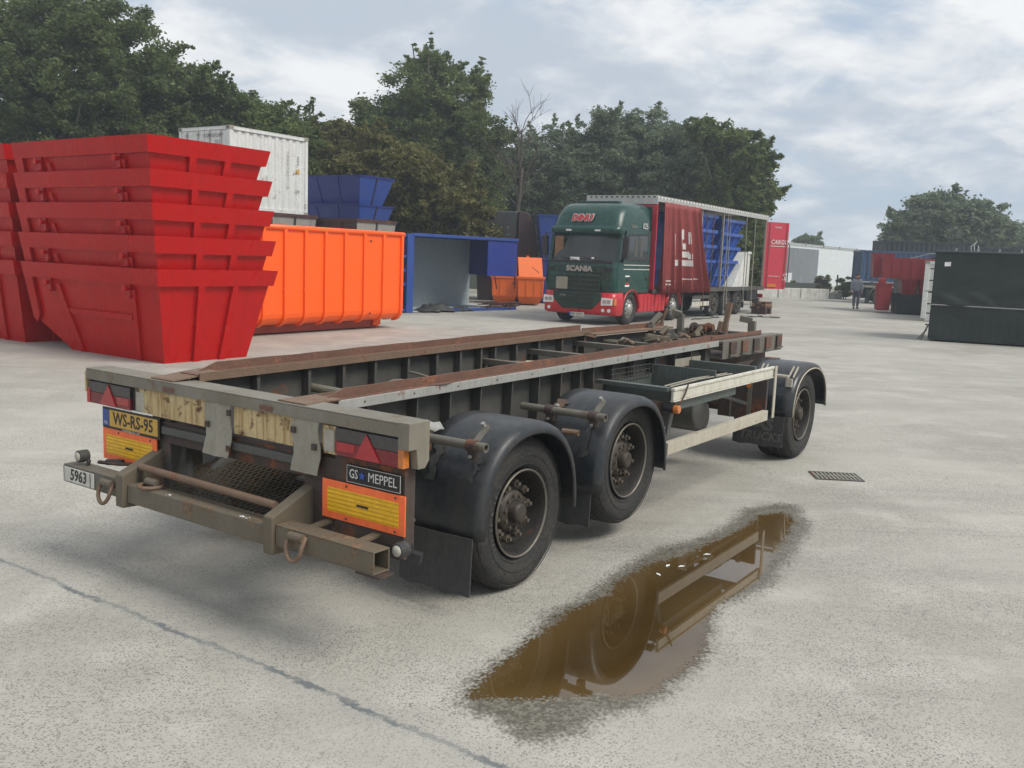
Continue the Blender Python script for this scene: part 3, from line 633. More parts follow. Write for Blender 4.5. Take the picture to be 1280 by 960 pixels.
# front right frame with pockets
b = MB(); b.box(5.56, 7.32, -.600, -.590, 1.03, 1.215); P('front_side_plate', b, M['steel'], bev=.003)
b = MB(); b.box(5.56, 7.32, -.59, -.46, 1.03, 1.045).box(5.56, 7.32, -.59, -.46, 1.19, 1.212); P('front_side_flange', b, M['steel'])
for i, x in enumerate((5.72, 6.05, 6.38, 6.75, 7.10)):
    b = MB(); b.box(x, x+.16, -.622, -.601, 1.075, 1.20); o = P('twist_pocket', b, M['rust'] if i in (1, 3) else M['inner'], bev=.004)
    b = MB(); b.box(x-.02, x+.18, -.632, -.601, 1.055, 1.072); b.build('pocket_lip', M['steel'], o)
b = MB(); b.box(5.50, 6.90, -.50, -.485, 1.16, 1.262); P('front_rail_ridge', b, M['rust'], bev=.003)
b = MB(); b.box(5.50, 6.90, -.50, -.40, 1.213, 1.222); P('front_rail_flange', b, M['rust2'])
b = MB(); b.box(7.20, 7.32, -.588, .56, 1.04, 1.20); P('front_cross_beam', b, M['steel'], bev=.006)
b = MB(); b.box(4.55, 5.0, -.557, -.55, 1.02, 1.10); P('label_plate', b, M['plate']); b = MB(); b.box(4.9, 5.10, -.565, -.558, .98, 1.10); P('label_plate', b, M['plate'])
b = MB(); b.hexa([(5.1, -.47, .80), (5.56, -.47, .90), (5.56, -.45, .90), (5.1, -.45, .80), (5.1, -.47, 1.12), (5.56, -.47, 1.12), (5.56, -.45, 1.12), (5.1, -.45, 1.12)]); P('gusset', b, M['web'])
# cross members and pipes between the beams
b = MB(); b.cyl((1.10, .55, 1.05), (1.10, -.44, 1.03), .030, 12); P('cross_tube', b, M['beam'])
for x, z in ((2.5, .82), (3.05, 1.10), (3.75, 1.14), (4.55, 1.17), (5.1, 1.16), (6.0, 1.12)):
    b = MB(); b.box(x, x+.07, -.44, .55, z-.04, z+.01); P('cross_member', b, M['steel'], bev=.004)
for x in (.9, 1.7, 4.2, 5.2): b = MB(); b.box(x, x+.10, -.44, .55, .74, .84); P('cross_member', b, M['inner'])
b = MB(); b.box(.9, 5.5, -.40, .50, .70, .715); P('under_tray', b, M['inner'])
# the sliding lift carriage, hoses and cables inside
for k in range(11):
    pts = []; y0 = rnd.uniform(-.25, .38); z0 = rnd.uniform(.90, 1.02)
    for i in range(26):
        x = 1.45+i*.13; pts.append((x, y0+.10*math.sin(i*.55+k)+.02*k*math.sin(i*.2), z0+.035*math.sin(i*.8+k*1.7)))
    b = MB(); b.tube(pts, rnd.choice((.008, .010, .014)), 6); P('hose', b, M['black'] if k % 3 else M['steel'], smooth=True)
b = MB(); pts = [(1.62+.20*math.cos(a*.35), .02+.19*math.sin(a*.35), 1.02+.05*math.sin(a*.35)+.012*a*.3) for a in range(22)]; b.tube(pts, .009, 6); P('coiled_cable', b, M['steel'], smooth=True)
b = MB(); b.tube([(1.5, .12, .98), (1.58, -.02, 1.09), (1.66, -.08, 1.10)], .012, 6); P('coiled_cable', b, M['steel'])
b = MB(); b.cyl((1.66, -.08, 1.11), (1.68, -.10, 1.01), .028, 10, .018); P('air_coupling', b, M['cream'], bev=.004)
for k in range(16):
    b = MB(); x, y, z = 3.05+rnd.random()*.5, rnd.uniform(-.3, .35), 1.0+rnd.random()*.07
    pts = [(x+.09*math.cos(i*.7)*(1+i*.04), y+.08*math.sin(i*.7), z+.012*math.sin(i)) for i in range(8)]
    b.tube(pts, .016, 6); P('chain', b, M['rust2'] if k % 2 else M['cream2'], smooth=True)
# rusty machinery at the front: winch drum, chains and lashing hooks
for k in range(44):
    b = MB(); x = rnd.uniform(4.9, 7.0); y = rnd.uniform(-.35, .42); z = 1.12+rnd.random()*.07; r = rnd.uniform(.018, .042)
    if k % 3 == 0: b.cyl((x, y, z), (x+rnd.uniform(-.15, .15), y+rnd.uniform(-.2, .2), z+rnd.uniform(-.02, .05)), r*.7, 10)
    elif k % 3 == 1: b.tube([(x+r*1.6*math.cos(i*.9), y+r*1.6*math.sin(i*.9), z+.02*math.sin(i*2)) for i in range(7)], .018, 6)
    else: b.bar((x, y, z), (x+rnd.uniform(-.2, .2), y+rnd.uniform(-.2, .2), z+.03), .06, .04)
    P('machinery_piece', b, M[rnd.choice(('rust2', 'bumper', 'bumper', 'inner', 'steel'))], bev=.004)
for x, y in ((5.95, .28), (6.35, .05)):
    b = MB(); b.tube([(x, y, 1.20), (x+.06, y-.03, 1.27), (x+.13, y+.02, 1.20)], .028, 6); P('lift_link', b, M['bumper'])
b = MB(); b.cyl((6.60, -.05, 1.27), (6.62, .22, 1.25), .04, 10).cyl((6.60, .0, 1.25), (6.61, .03, 1.25), .07, 12).cyl((6.60, .17, 1.25), (6.61, .20, 1.25), .065, 9); P('winch_drum', b, M['inner'])
def pole(x, y, pts, w_=.06):
    b = MB()
    for (a, c_) in zip(pts, pts[1:]): b.bar((x+a[0], y+a[1], a[2]), (x+c_[0], y+c_[1], c_[2]), w_*(1-.15*pts.index(a)), w_*.8, (1, 0, 0))
    P('locking_arm', b, M['rust2'] if y > -.1 and x < 7.1 and w_ < .07 else M['steel'], bev=.006)
pole(6.18, .50, [(0, 0, 1.18), (.02, .02, 1.28), (.12, -.04, 1.40)], .075); pole(6.30, .46, [(0, 0, 1.28), (.05, -.05, 1.46)], .03)
pole(6.92, .50, [(0, 0, 1.18), (0, 0, 1.375), (-.09, .06, 1.40)], .075)
pole(7.00, -.02, [(0, 0, 1.15), (.03, .0, 1.30), (.06, -.03, 1.54)], .065); pole(6.95, .04, [(0, 0, 1.15), (.04, -.02, 1.32)], .05)
pole(6.86, -.40, [(0, 0, 1.20), (0, 0, 1.362), (-.05, .13, 1.385)], .080)

# wheels ---------------------------------------------------------------
def wheel(x, yout, z, name_side, twist=0.0, width=.385, text_=False):
    s = 1 if yout > 0 else -1; b = MB(); rt_ = .465
    yi = -s*width   # inwards
    # profile (offset inward positive -> use sgn)
    prof = [(.055, .262), (.030, .272), (.012, .30), (.002, .345), (.0, .385), (.010, .42), (.028, .446), (.045, .460), (.075, .464),
            (.10, .465), (.102, .453), (.112, .453), (.114, .465), (.165, .466), (.167, .454), (.177, .454), (.179, .466), (.205, .466), (.207, .454), (.217, .454), (.219, .466),
            (.27, .465), (.272, .453), (.282, .453), (.284, .465), (width-.07, .464), (width-.04, .458), (width-.02, .43), (width, .38), (width-.01, .31), (width-.05, .262)]
    b.smooth = True; b.lathe(prof, (x, yout, z), 72, -s); o = P('tyre', b, M['rubber'])
    # shoulder ribs on the sidewall
    b = MB(); b.smooth = True
    for r in (.300, .352, .436): b.lathe([(.004+(.010 if r > .42 else 0)+(.012 if r < .31 else 0), r-.003), (-.003+(.012 if r > .42 else 0)+(.010 if r < .31 else 0), r), (.004+(.014 if r > .42 else 0)+(.008 if r < .31 else 0), r+.003)], (x, yout, z), 72, -s)
    b.build('sidewall_rib', M['rubber'], o)
    b = MB(); b.smooth = True
    b.lathe([(.014, .270), (.005, .268), (.003, .264), (.006, .259), (.012, .256)], (x, yout, z), 60, -s); P('rim_edge', b, M['rimedge'])
    b = MB(); b.smooth = True
    b.lathe([(.012, .256), (.030, .247), (.045, .243), (.10, .236), (.150, .230), (.165, .215), (.155, .20)], (x, yout, z), 60, -s)
    b.smooth = False; b.lathe([(.155, .20), (.128, .188), (.126, .135)], (x, yout, z), 60, -s)
    b.smooth = True; b.lathe([(width-.05, .262), (width-.12, .24), (.165, .225)], (x, yout, z), 48, -s); P('rim', b, M['rim'])
    b = MB(); b.smooth = True
    b.lathe([(.126, .136), (.10, .132), (.075, .122), (.068, .095), (.066, .070)], (x, yout, z), 40, -s)
    h = P('hub', b, M['hub']); b = MB(); b.smooth = True
    b.lathe([(.068, .066), (.030, .062), (.016, .055), (.010, .042), (.012, .0)], (x, yout, z), 32, -s); b.build('hub_cap', M['hub'], h)
    def yy(d): return yout - s*d
    for i in range(10):
        a = 2*math.pi*i/10+twist; cx, cz = x+.168*math.cos(a), z+.168*math.sin(a)
        b = MB(); b.cyl((cx, yy(.126), cz), (cx, yy(.080), cz), .026, 6).cyl((cx, yy(.128), cz), (cx, yy(.116), cz), .034, 12).cyl((cx, yy(.086), cz), (cx, yy(.058), cz), .013, 8); P('wheel_nut', b, M['nut'])
        a += .314; cx, cz = x+.168*math.cos(a), z+.168*math.sin(a); b = MB(); b.cyl((cx, yy(.1275), cz), (cx, yy(.1255), cz), .020, 12); P('hand_hole', b, M['black']) if i % 2 else None
        cx, cz = x+.100*math.cos(a), z+.100*math.sin(a); b = MB(); b.cyl((cx, yy(.075), cz), (cx, yy(.055), cz), .0095, 6); b.build('hub_bolt', M['nut'], h)
    if text_:
        S = '435/50 R 19.5'; me = None
        for i, ch in enumerate(S):
            if ch == ' ': continue
            a = R(208-i*5.6); pos = (x+.325*math.cos(a)*1, yout-s*.0005+(s*.003), z+.325*math.sin(a)); ay = (math.cos(a), 0, math.sin(a)); ax = (math.sin(a), 0, -math.cos(a)) if s < 0 else (-math.sin(a), 0, math.cos(a))
            text('letter', ch, M['emboss'], o, pos, ax, ay, .034, depth=.001)
    return o
A1, A2, A3, LIFT = 1.235, 2.575, 6.318, .106
wheel(A1, -1.165, .463, 'r', .1, text_=True); wheel(A2, -1.165, .463+LIFT, 'r', .4); wheel(A3, -1.215, .463, 'r', .2)
for a, z in ((A1, .463), (A2, .463+LIFT), (A3, .463)): wheel(a, 1.22, z, 'l', .2)
for a, z in ((A1, .463), (A2, .463+LIFT), (A3, .463)):
    b = MB(); b.smooth = True; b.cyl((a, -.95, z), (a, 1.0, z), .065, 12); P('axle', b, M['inner'])
    for s, y in ((-1, -.80), (1, .86)):
        b = MB(); b.cyl((a, y-.05*s, z), (a, y+.03*s, z), .16, 20); P('brake_drum', b, M['inner'])
        b = MB(); b.cyl((a-.16, y-.10*s, z+.10), (a-.30, y-.10*s, z+.22), .075, 14); P('brake_chamber', b, M['inner'])
        b = MB(); b.bar((a, y-.28*s, z+.10), (a+.45, y-.28*s, z+.24), .07, .09).cyl((a-.30, y-.28*s, z+.05), (a-.30, y-.28*s, .74), .10, 14); P('air_suspension', b, M['inner'])
# dark bulky suspension/turntable parts
b = MB(); b.cyl((A3-.0, .05, .80), (A3, .05, .92), .48, 32); P('turntable', b, M['inner'])
b = MB(); b.box(5.4, 7.3, -.42, .50, .92, 1.03); P('turntable_frame', b, M['inner'])
b = MB(); b.smooth = True; b.cyl((4.75, -.75, .62), (4.75, .2, .62), .17, 20); P('air_tank', b, M['web'], bev=.02)
b = MB(); b.smooth = True; b.cyl((5.15, -.62, .50), (5.15, .2, .50), .15, 20); P('air_tank', b, M['web'], bev=.02)
b = MB(); b.bar((3.4, -.60, .74), (5.0, -.60, .80), .05, .04).bar((4.6, -.75, .86), (5.3, -.98, .66), .02, .03); P('pipe_bracket', b, M['web'])

# fenders ----------------------------------------------------------------
def fender(xc, z0, h, yi, yo, mat, rust=False, hw=.525, s=-1):
    rows = []
    n = 40
    for i in range(n+1):
        t = math.pi*i/n; cx = -math.cos(t); sx = math.copysign(abs(cx)**.92, cx); sz = math.sin(t)**.80 if math.sin(t) > 1e-6 else 0
        row = []
        for y, sh in ((yi, 0), (yi+s*.12, 0), (yi+(yo-yi)*.5, 0), (yo-s*.12, .0), (yo-s*.055, .003), (yo-s*.022, .012), (yo-s*.006, .028), (yo, .050), (yo-s*.008, .058)):
            k = 1-sh/.5
            row.append((xc+hw*sx*k, y, z0+h*sz*(k if sz > 0 else 1)))
        rows.append(row)
    b = MB(); b.smooth = True; b.grid(rows); return P('fender', b, mat, solid=.007)
f1 = fender(1.20, .430, .600, -.745, -1.255, M['fender']); f2 = fender(2.495, .447, .600, -.745, -1.255, M['fender']); f3 = fender(6.37, .50, .50, -.70, -1.262, M['fender'], hw=.60)
for xc in (1.20, 2.495): fender(xc, .43, .6, .80, 1.30, M['fender'], s=1)
fender(6.37, .5, .5, .80, 1.30, M['fender'], hw=.60, s=1)
# rust blooms and old bracket patches on the middle fender
def patchf(xc, hw, z0, h, t0, t1, y0, y1, mat, nm='rust_patch', seed=1):
    rr = random.Random(seed); n = 10; rows = []
    for i in range(n+1):
        t = t0+(t1-t0)*i/n; cx = -math.cos(t); sx = math.copysign(abs(cx)**.92, cx); sz = math.sin(t)**.80; e = .012
        wob = rr.uniform(-.02, .02); rows.append([(xc+(hw+e)*sx, y0+wob+(y1-y0)*j/3+(0 if 0 < j < 3 else rr.uniform(-.015, .015)), z0+(h+e)*sz) for j in range(4)])
    b = MB(); b.smooth = True; b.grid(rows); P(nm, b, mat)
patchf(2.495, .525, .447, .6, .82, 1.10, -.84, -.76, M['fender_rust'], seed=3); patchf(2.495, .525, .447, .6, .42, .60, -.93, -.88, M['fender_rust'], seed=5)
patchf(2.495, .525, .447, .6, .30, .80, -1.14, -1.09, M['blackrub'], 'bracket_strip', 6); patchf(1.20, .525, .43, .6, .40, .80, -.89, -.83, M['blackrub'], 'bracket_strip', 7); patchf(1.20, .525, .43, .6, .45, .78, -1.17, -1.13, M['blackrub'], 'bracket_strip', 8)
# fender tubes with clamps
for xc, z in ((.705, .955), (2.01, .960)):
    b = MB(); b.cyl((xc, -.60, z), (xc, -1.262, z), .026, 16, hollow=.019); P('fender_tube', b, M['steel'])
    for y in (-.83, -1.17):
        b = MB(); b.cyl((xc, y-.03, z), (xc, y+.03, z), .034, 14); b.box(xc-.01, xc+.03, y-.025, y+.025, z-.075, z-.02); P('tube_clamp', b, M['inner'])
        b = MB(); b.cyl((xc-.015, y, z-.058), (xc-.03, y, z-.058), .010, 8); P('bolt', b, M['galv'])
    b = MB(); b.prism([(-.02, 0), (.02, 0), (.022, .12), (.008, .14), (-.008, .14), (-.022, .12)], (xc+.02, -1.17, z+.015), (0, 1, 0), (.80, 0, .60), (.004, 0, -.004)); o = P('clamp_strap', b, M['steel'])
    b = MB(); b.cyl((xc+.10, -1.17, z+.095), (xc+.085, -1.17, z+.115), .012, 8); b.build('bolt', M['galv'], o)
for p in ((2.06, -1.12, .77), (2.06, -.86, .985)):
    b = MB(); b.cyl(p, (p[0]-.03, p[1], p[2]+.01), .014, 10, r2=.009); P('bolt', b, M['galv'])
b = MB(); b.cyl((1.86, -1.03, .86), (1.88, -1.14, .86), .02, 12, hollow=.014); P('fender_tube', b, M['rust2'])
# front fender with white piping and straps
pts = []
for i in range(31):
    t = math.pi*(.0+i/30); cx = -math.cos(t); sx = math.copysign(abs(cx)**.92, cx); sz = max(math.sin(t), 0)**.80; pts.append((6.37+.548*sx, -1.268, .495+.452*sz))
b = MB(); b.tube(pts, .007, 6); P('fender_piping', b, M['cream2'], smooth=True)
b = MB(); b.cyl((5.80, -1.0, .905), (5.80, -1.20, .90), .018, 10); P('fender_tube', b, M['cream2'])
for y in (-.90, -1.21):
    for d in (-.022, .022):
        b = MB(); b.bar((5.86, y+d, .89), (6.00, y+d, .985), .010, .018); P('fender_strap', b, M['cream2'])
    b = MB(); b.box(5.80, 5.83, y-.03, y+.03, .80, .88); P('strap_plate', b, M['cream2'])
# mud flaps
def flap(x, ya, yb_, z0, z1):
    b = MB(); b.grid([[(x-.010*math.sin(3.0*j/6)-.015*(1-i/5), ya+(yb_-ya)*j/6, z0+(z1-z0)*i/5+(.008*math.sin(j*2.2) if i == 0 else 0)) for j in range(7)] for i in range(6)]); return P('mud_flap', b, M['blackrub'], solid=.010)
flap(.66, -1.225, -.72, .125, .45); flap(1.98, -1.20, -.74, .22, .47); fl = flap(5.74, -1.215, -.70, .192, .50)
flap(.66, .80, 1.25, .125, .45); flap(1.98, .80, 1.25, .22, .47)
text('lettering', 'AS', M['emboss'], fl, (5.722, -1.02, .405), RX, UZ, .165, bold=.006, depth=.003)
text('lettering', 'TRUCKS', M['emboss'], fl, (5.716, -.985, .285), RX, UZ, .115, bold=.003, depth=.003, slant=.15)
# dark box between guard and front wheel
b = MB(); b.box(5.38, 5.42, -1.14, -.66, .50, .94); P('guard_panel', b, M['inner'])
b = MB(); b.box(5.36, 5.38, -1.0, -.96, .5, .95); P('panel_rib', b, M['steel']); b = MB(); b.box(5.36, 5.38, -.80, -.785, .5, .95); P('panel_rib', b, M['steel'])
b = MB(); b.cyl((5.365, -.97, .83), (5.355, -.97, .83), .026, 12); P('side_reflector', b, M['amber'])
# side guard ------------------------------------------------------------
yg = -1.22
b = MB(); b.box(3.05, 5.20, yg-.012, yg+.014, .543, .636).box(3.05, 5.20, yg+.014, yg+.04, .628, .636); P('side_guard_rail', b, M['cream2'], bev=.003)
b = MB(); b.box(3.10, 5.31, yg-.010, yg+.010, .952, 1.022); P('side_guard_rail', b, M['white_guard'], bev=.002)
b = MB(); b.box(3.10, 5.31, yg-.018, yg+.016, 1.024, 1.046); P('guard_top_edge', b, M['white_guard'], bev=.004)
b = MB(); b.box(3.10, 5.31, yg-.016, yg+.016, .940, .950); P('guard_bottom_edge', b, M['white_guard'], bev=.003)
b = MB(); b.box(5.27, 5.325, yg-.030, yg-.018, .555, 1.05); P('guard_post', b, M['cream2'], bev=.003)
b = MB(); b.hexa([(3.12, yg+.05, .60), (3.17, yg+.05, .60), (3.17, yg+.07, .60), (3.12, yg+.07, .60), (3.20, yg+.04, .94), (3.26, yg+.04, .94), (3.26, yg+.06, .94), (3.20, yg+.06, .94)]); P('guard_post', b, M['web'])
b = MB(); b.cyl((3.18, yg+.02, .878), (3.18, yg-.03, .878), .032, 14); P('side_marker_lamp', b, M['amber'], bev=.008)
b = MB(); b.cyl((3.18, yg+.10, .878), (3.18, yg+.015, .878), .036, 14); P('lamp_holder', b, M['black'])
b = MB(); b.box(3.02, 3.3, yg+.12, yg+.5, .84, .92); P('bracket_box', b, M['inner'])
b = MB(); b.tube([(3.32, yg-.024, 1.055), (3.27, yg-.026, .99), (3.22, yg-.02, .93), (3.19, yg+.0, .90)], .007, 6); P('rubber_strap', b, M['inner'])
# storage box and mesh crate
def obx(x0, x1, ya, yb_, z0, z1, m, nm):
    t = .012; b = MB(); b.box(x0, x1, ya, ya+t, z0, z1).box(x0, x1, yb_-t, yb_, z0, z1).box(x0, x0+t, ya+t, yb_-t, z0, z1).box(x1-t, x1, ya+t, yb_-t, z0, z1).box(x0+t, x1-t, ya+t, yb_-t, z0, z0+t); return P(nm, b, m)
obx(3.22, 4.45, -1.19, -.58, .86, 1.02, M['boxgreen'], 'storage_box')
b = MB(); b.bar((3.12, -1.18, 1.03), (3.12, -.56, 1.03), .07, .03); P('box_edge', b, M['boxgreen'])
b = MB()
for i in range(13): x = 3.28+i*.055; b.bar((x, -.60, 1.00), (x, -.60, 1.11), .004, .004)
for z in (1.00, 1.035, 1.07, 1.11): b.bar((3.26, -.60, z), (3.96, -.60, z), .004, .004)
for i in range(9): y = -1.14+i*.065; b.bar((3.96, y, 1.00), (3.96, y, 1.11), .004, .004)
o = P('wire_crate', b, M['web']); o['kind'] = 'stuff'
b = MB(); b.box(4.02, 4.04, -1.17, -.58, .90, 1.10); P('box_divider', b, M['boxgreen'])
for dy in (0, .045): b = MB(); b.tube([(3.16, -1.165+dy, 1.045), (3.7, -1.16+dy, 1.055), (4.42, -1.155+dy, 1.04)], .007, 6); P('box_rod', b, M['plate'])
b = MB(); b.box(4.86, 4.90, -1.20, -.50, .99, 1.075); P('cross_bracket', b, M['boxgreen'], bev=.004)
# drawbar at the front
b = MB(); b.bar((7.3, -.30, .78), (9.0, .02, .70), .09, .12).bar((7.3, .40, .78), (9.0, .08, .70), .09, .12); P('drawbar', b, M['inner'])
b = MB(); b.tube([(9.0+.07*math.cos(i*.63), .05+.07*math.sin(i*.63), .70) for i in range(11)], .02, 8); P('drawbar_eye', b, M['inner'])

# ================================================================ skips and containers
def u2(a): return Vector((math.cos(R(a)), math.sin(R(a)), 0))
def make_skip(name, label, cat, mat, L=3.95, Wd=2.35, H=1.56, ins=.33, far=.95, rim=.27, group=None, lugs=True, wings=True, ribs=2, kids=True):
    """origin: rim corner on the ground; x = length, y = width"""
    t = thing(name, label, cat, group=group); k = ins/H
    b = MB()
    zk = .50; yk = ins*(1-zk/H); xe = L-.04
    bt = [(ins, ins, 0), (L-far, ins, 0), (L-far, Wd-ins, 0), (ins, Wd-ins, 0)]; tp = [(0, 0, H), (xe, 0, H), (xe, Wd, H), (0, Wd, H)]; kn = [(xe, yk, zk), (xe, Wd-yk, zk)]
    b.add(bt+tp+kn, [(0, 3, 2, 1), (0, 1, 8, 5, 4), (1, 2, 9, 8), (8, 9, 6, 5), (2, 3, 7, 6, 9), (3, 0, 4, 7)]); b.build('body', mat, t, solid=.012)
    def X0(z): return ins*(1-z/H)
    # rim following the wall slope
    zb = H-rim
    def ring(e, z): q = X0(z)-e; fx = L-.04+e; return [(q, q, z), (fx, q, z), (fx, Wd-q, z), (q, Wd-q, z)]
    b = MB(); o1, o2 = ring(.066, zb), ring(.066, H); i1, i2 = ring(.008, zb), ring(-.02, H)
    b.add(o1+o2+i1+i2, [f for i in range(4) for f in ((i, (i+1) % 4, 4+(i+1) % 4, 4+i), (4+i, 4+(i+1) % 4, 12+(i+1) % 4, 12+i), (i, 8+i, 8+(i+1) % 4, (i+1) % 4))])
    b.build('rim', mat, t)
    def rib(ya, yb_, zlo, zhi, d=.07):   # on near end (x side)
        b = MB(); x0, x1 = X0(zlo), X0(zhi)
        b.hexa([(x0-d, ya[0], zlo), (x0+.002, ya[0], zlo), (x0+.002, yb_[0], zlo), (x0-d, yb_[0], zlo), (x1-d, ya[1], zhi), (x1+.002, ya[1], zhi), (x1+.002, yb_[1], zhi), (x1-d, yb_[1], zhi)])
        b.build('rib', mat, t)
    for i in range(ribs):
        f = (i+1)/(ribs+1)*.94+.03; c0 = ins+(Wd-2*ins)*f; c1 = Wd*f*.96+.04; rib((c0-.06, c1-.065), (c0+.06, c1+.065), .0, zb)
    for sd, yf in ((0, lambda z: X0(z)), (1, lambda z: Wd-X0(z))):
        sg = -1 if sd == 0 else 1
        def srib(xa, xb, w_=.05, z0=0, z1=zb, d=.05):
            b = MB(); y0, y1 = yf(z0), yf(z1)
            p = [(xa-w_, y0+sg*d, z0), (xa+w_, y0+sg*d, z0), (xa+w_, y0, z0), (xa-w_, y0, z0), (xb-w_, y1+sg*d, z1), (xb+w_, y1+sg*d, z1), (xb+w_, y1, z1), (xb-w_, y1, z1)]
            b.hexa(p); return b
        if lugs:
            srib(.95, .72, z1=1.2).build('rib', mat, t, recalc=True); srib(2.62, 2.95, z1=1.2).build('rib', mat, t, recalc=True)
            b = MB(); z0, z1 = .68, .78; b.hexa([(.9, yf(z0)+sg*.05, z0), (2.7, yf(z0)+sg*.05, z0), (2.7, yf(z0), z0), (.9, yf(z0), z0), (.88, yf(z1)+sg*.05, z1), (2.75, yf(z1)+sg*.05, z1), (2.75, yf(z1), z1), (.88, yf(z1), z1)]); b.build('rib', mat, t, recalc=True)
            for x in (.83, 3.19):
                z = 1.22; y = yf(z); b = MB()
                b.box(x-.05, x+.05, *sorted((y-sg*.01, y+sg*.055)), 1.07, 1.335); b.box(x-.085, x+.085, *sorted((y, y+sg*.10)), 1.062, 1.075)
                b.cyl((x, y, z), (x, y+sg*.13, z), .032, 12).cyl((x, y+sg*.125, z), (x, y+sg*.145, z), .055, 12).cyl((x+.07, y, z-.01), (x+.07, y+sg*.11, z-.01), .022, 8); b.build('lifting_lug', mat, t)
        else:
            srib(1.0, .9).build('rib', mat, t, recalc=True); srib(2.4, 2.6).build('rib', mat, t, recalc=True)
        if wings:
            b = MB(); e = .064
            pl = [(L+.02, H-.03), (L-.24, H-.03), (L-.20, .62), (L-.06, .46), (L+.03, .54)]
            b.add([(x, yf(z)+sg*e, z) for x, z in pl]+[(x, yf(z)+sg*(e-.045), z) for x, z in pl],
                  [tuple(range(len(pl))), tuple(range(len(pl), 2*len(pl)))[::-1]]+[(i, (i+1) % len(pl), len(pl)+(i+1) % len(pl), len(pl)+i) for i in range(len(pl))]); b.build('end_wing', mat, t, recalc=True)
    return t
YAW = R(146)
# prototype coordinates: x along u2(146), y along u2(236)... rim corner + width runs along u2(56): mirror with negative y
def place(t, corner, z=0.0, yaw=146): t.location = (corner.x, corner.y, z); t.rotation_euler = (0, 0, R(yaw))
# width must run along u2(56) = u2(146-90): use y negative -> origin moved to the far corner
sk = make_skip('red_skip', 'bottom red skip of the near stack of five, standing on the concrete', 'skip', M['red'], group='red skips nested in tall stacks')
O = Vector((-5.678, 14.743, 0)) + u2(56)*2.35
place(sk, O)
names = ['second red skip from the ground in the near stack of five', 'middle red skip of the near stack of five nested skips', 'second red skip from the top of the near stack of five', 'topmost red skip of the near stack beside the white container']
for i in range(4):
    dup(sk, O + u2(146)*(.05*(i+1)), YAW, names[i]).location.z = .525*(i+1)
O2 = O + u2(146)*4.30
lab2 = ['bottom red skip of the partly seen stack at the left edge', 'second red skip up in the stack at the left edge', 'third red skip up in the stack at the left edge', 'fourth red skip up in the stack at the left edge', 'top red skip of the stack at the left edge of the yard']
for i in range(5):
    dup(sk, O2 + u2(146)*(.05*i), R(146), lab2[i]).location.z = .525*i

# orange roll-off container
def rolloff():
    t = thing('roll_off_container', 'large bright orange ribbed roll-off container on red-brown skids', 'container', (-3.22, 23.9, 0), R(57))
    m = M['orange']; L0, L1, WY = -5.75, .44, 2.4   # x along the wall (away to the right), y away from us
    zt, zb, r = 2.42, .24, .26
    prof = [(0, zt), (0, zb+r)]+[(r-r*math.cos(R(a)), zb+r-r*math.sin(R(a))) for a in (22, 45, 68, 90)]
    prof2 = prof+[(WY-p[0], p[1]) for p in prof[::-1]]
    b = MB(); b.grid([[(L0, y, z) for y, z in prof2], [(L1, y, z) for y, z in prof2]]); b.build('body', m, t, solid=.01, recalc=False)
    for x in (L0, L1):
        b = MB(); b.prism(prof2, (x-.01, 0, 0), (0, 1, 0), (0, 0, 1), (.02, 0, 0)); b.build('end_wall', m, t)
    xs = []; x = L1-.02
    rp = [-.31, -1.02, -1.70, -2.36, -3.0, -3.62, -4.25, -4.88, -5.5]
    for x in rp+[L1-.04]:
        b = MB(); w_ = .055; d = .055; rows = []
        for y, z in [(p[0], p[1]) for p in prof]:
            nx = -1 if z > zb+r-.001 else None
            if nx is None:
                cx, cz = r, zb+r; dx, dz = y-cx, z-cz; l = math.hypot(dx, dz); ny, nz = dx/l, dz/l
            else: ny, nz = -1, 0
            rows.append([(x-w_, y, z), (x-w_*.8, y+ny*d, z+nz*d), (x+w_*.8, y+ny*d, z+nz*d), (x+w_, y, z)])
        b.grid(rows); b.build('rib', m, t)
        b = MB(); b.sphere((x-w_*.9, -.03, 1.05), .022, 8); b.build('hook_stud', m, t)
    b = MB(); b.tube([(L0-.05, .0, zt), (L1+.05, .0, zt)], .065, 10).tube([(L0-.05, WY, zt), (L1+.05, WY, zt)], .065, 10).tube([(L1, 0, zt), (L1, WY, zt)], .06, 10); b.build('top_rail', m, t, smooth=True)
    b = MB(); b.box(L0, L1-.05, -.006, -.002, .58, .59); b.build('seam', m, t)
    for y in (.66, 1.68):
        b = MB(); b.box(L0, .0, y, y+.12, .02, .23); b.build('skid', M['orangebase'], t)
    b = MB(); b.box(L0, -.02, .45, .46, .03, .23); b.build('skid_skirt', M['orangebase'], t)
    b = MB(); b.cyl((-.02, .42, .12), (-.02, .75, .12), .09, 12); b.build('roller', m, t); b = MB(); b.box(-.18, .10, .40, .44, .08, .25); b.build('roller_bracket', m, t)
    for z in (2.22, .42): b = MB(); b.cyl((-.78, -.012, z), (-.78, .0, z), .055, 12); b.build('bolt_plate', m, t); b = MB(); b.cyl((-.78, -.02, z), (-.78, -.013, z), .03, 10); b.build('bolt', M['ink'], t)
    b = MB(); b.box(L1+.02, L1+.28, .6, .66, .18, .20); b.build('latch_pin', M['rust'], t)
rolloff()

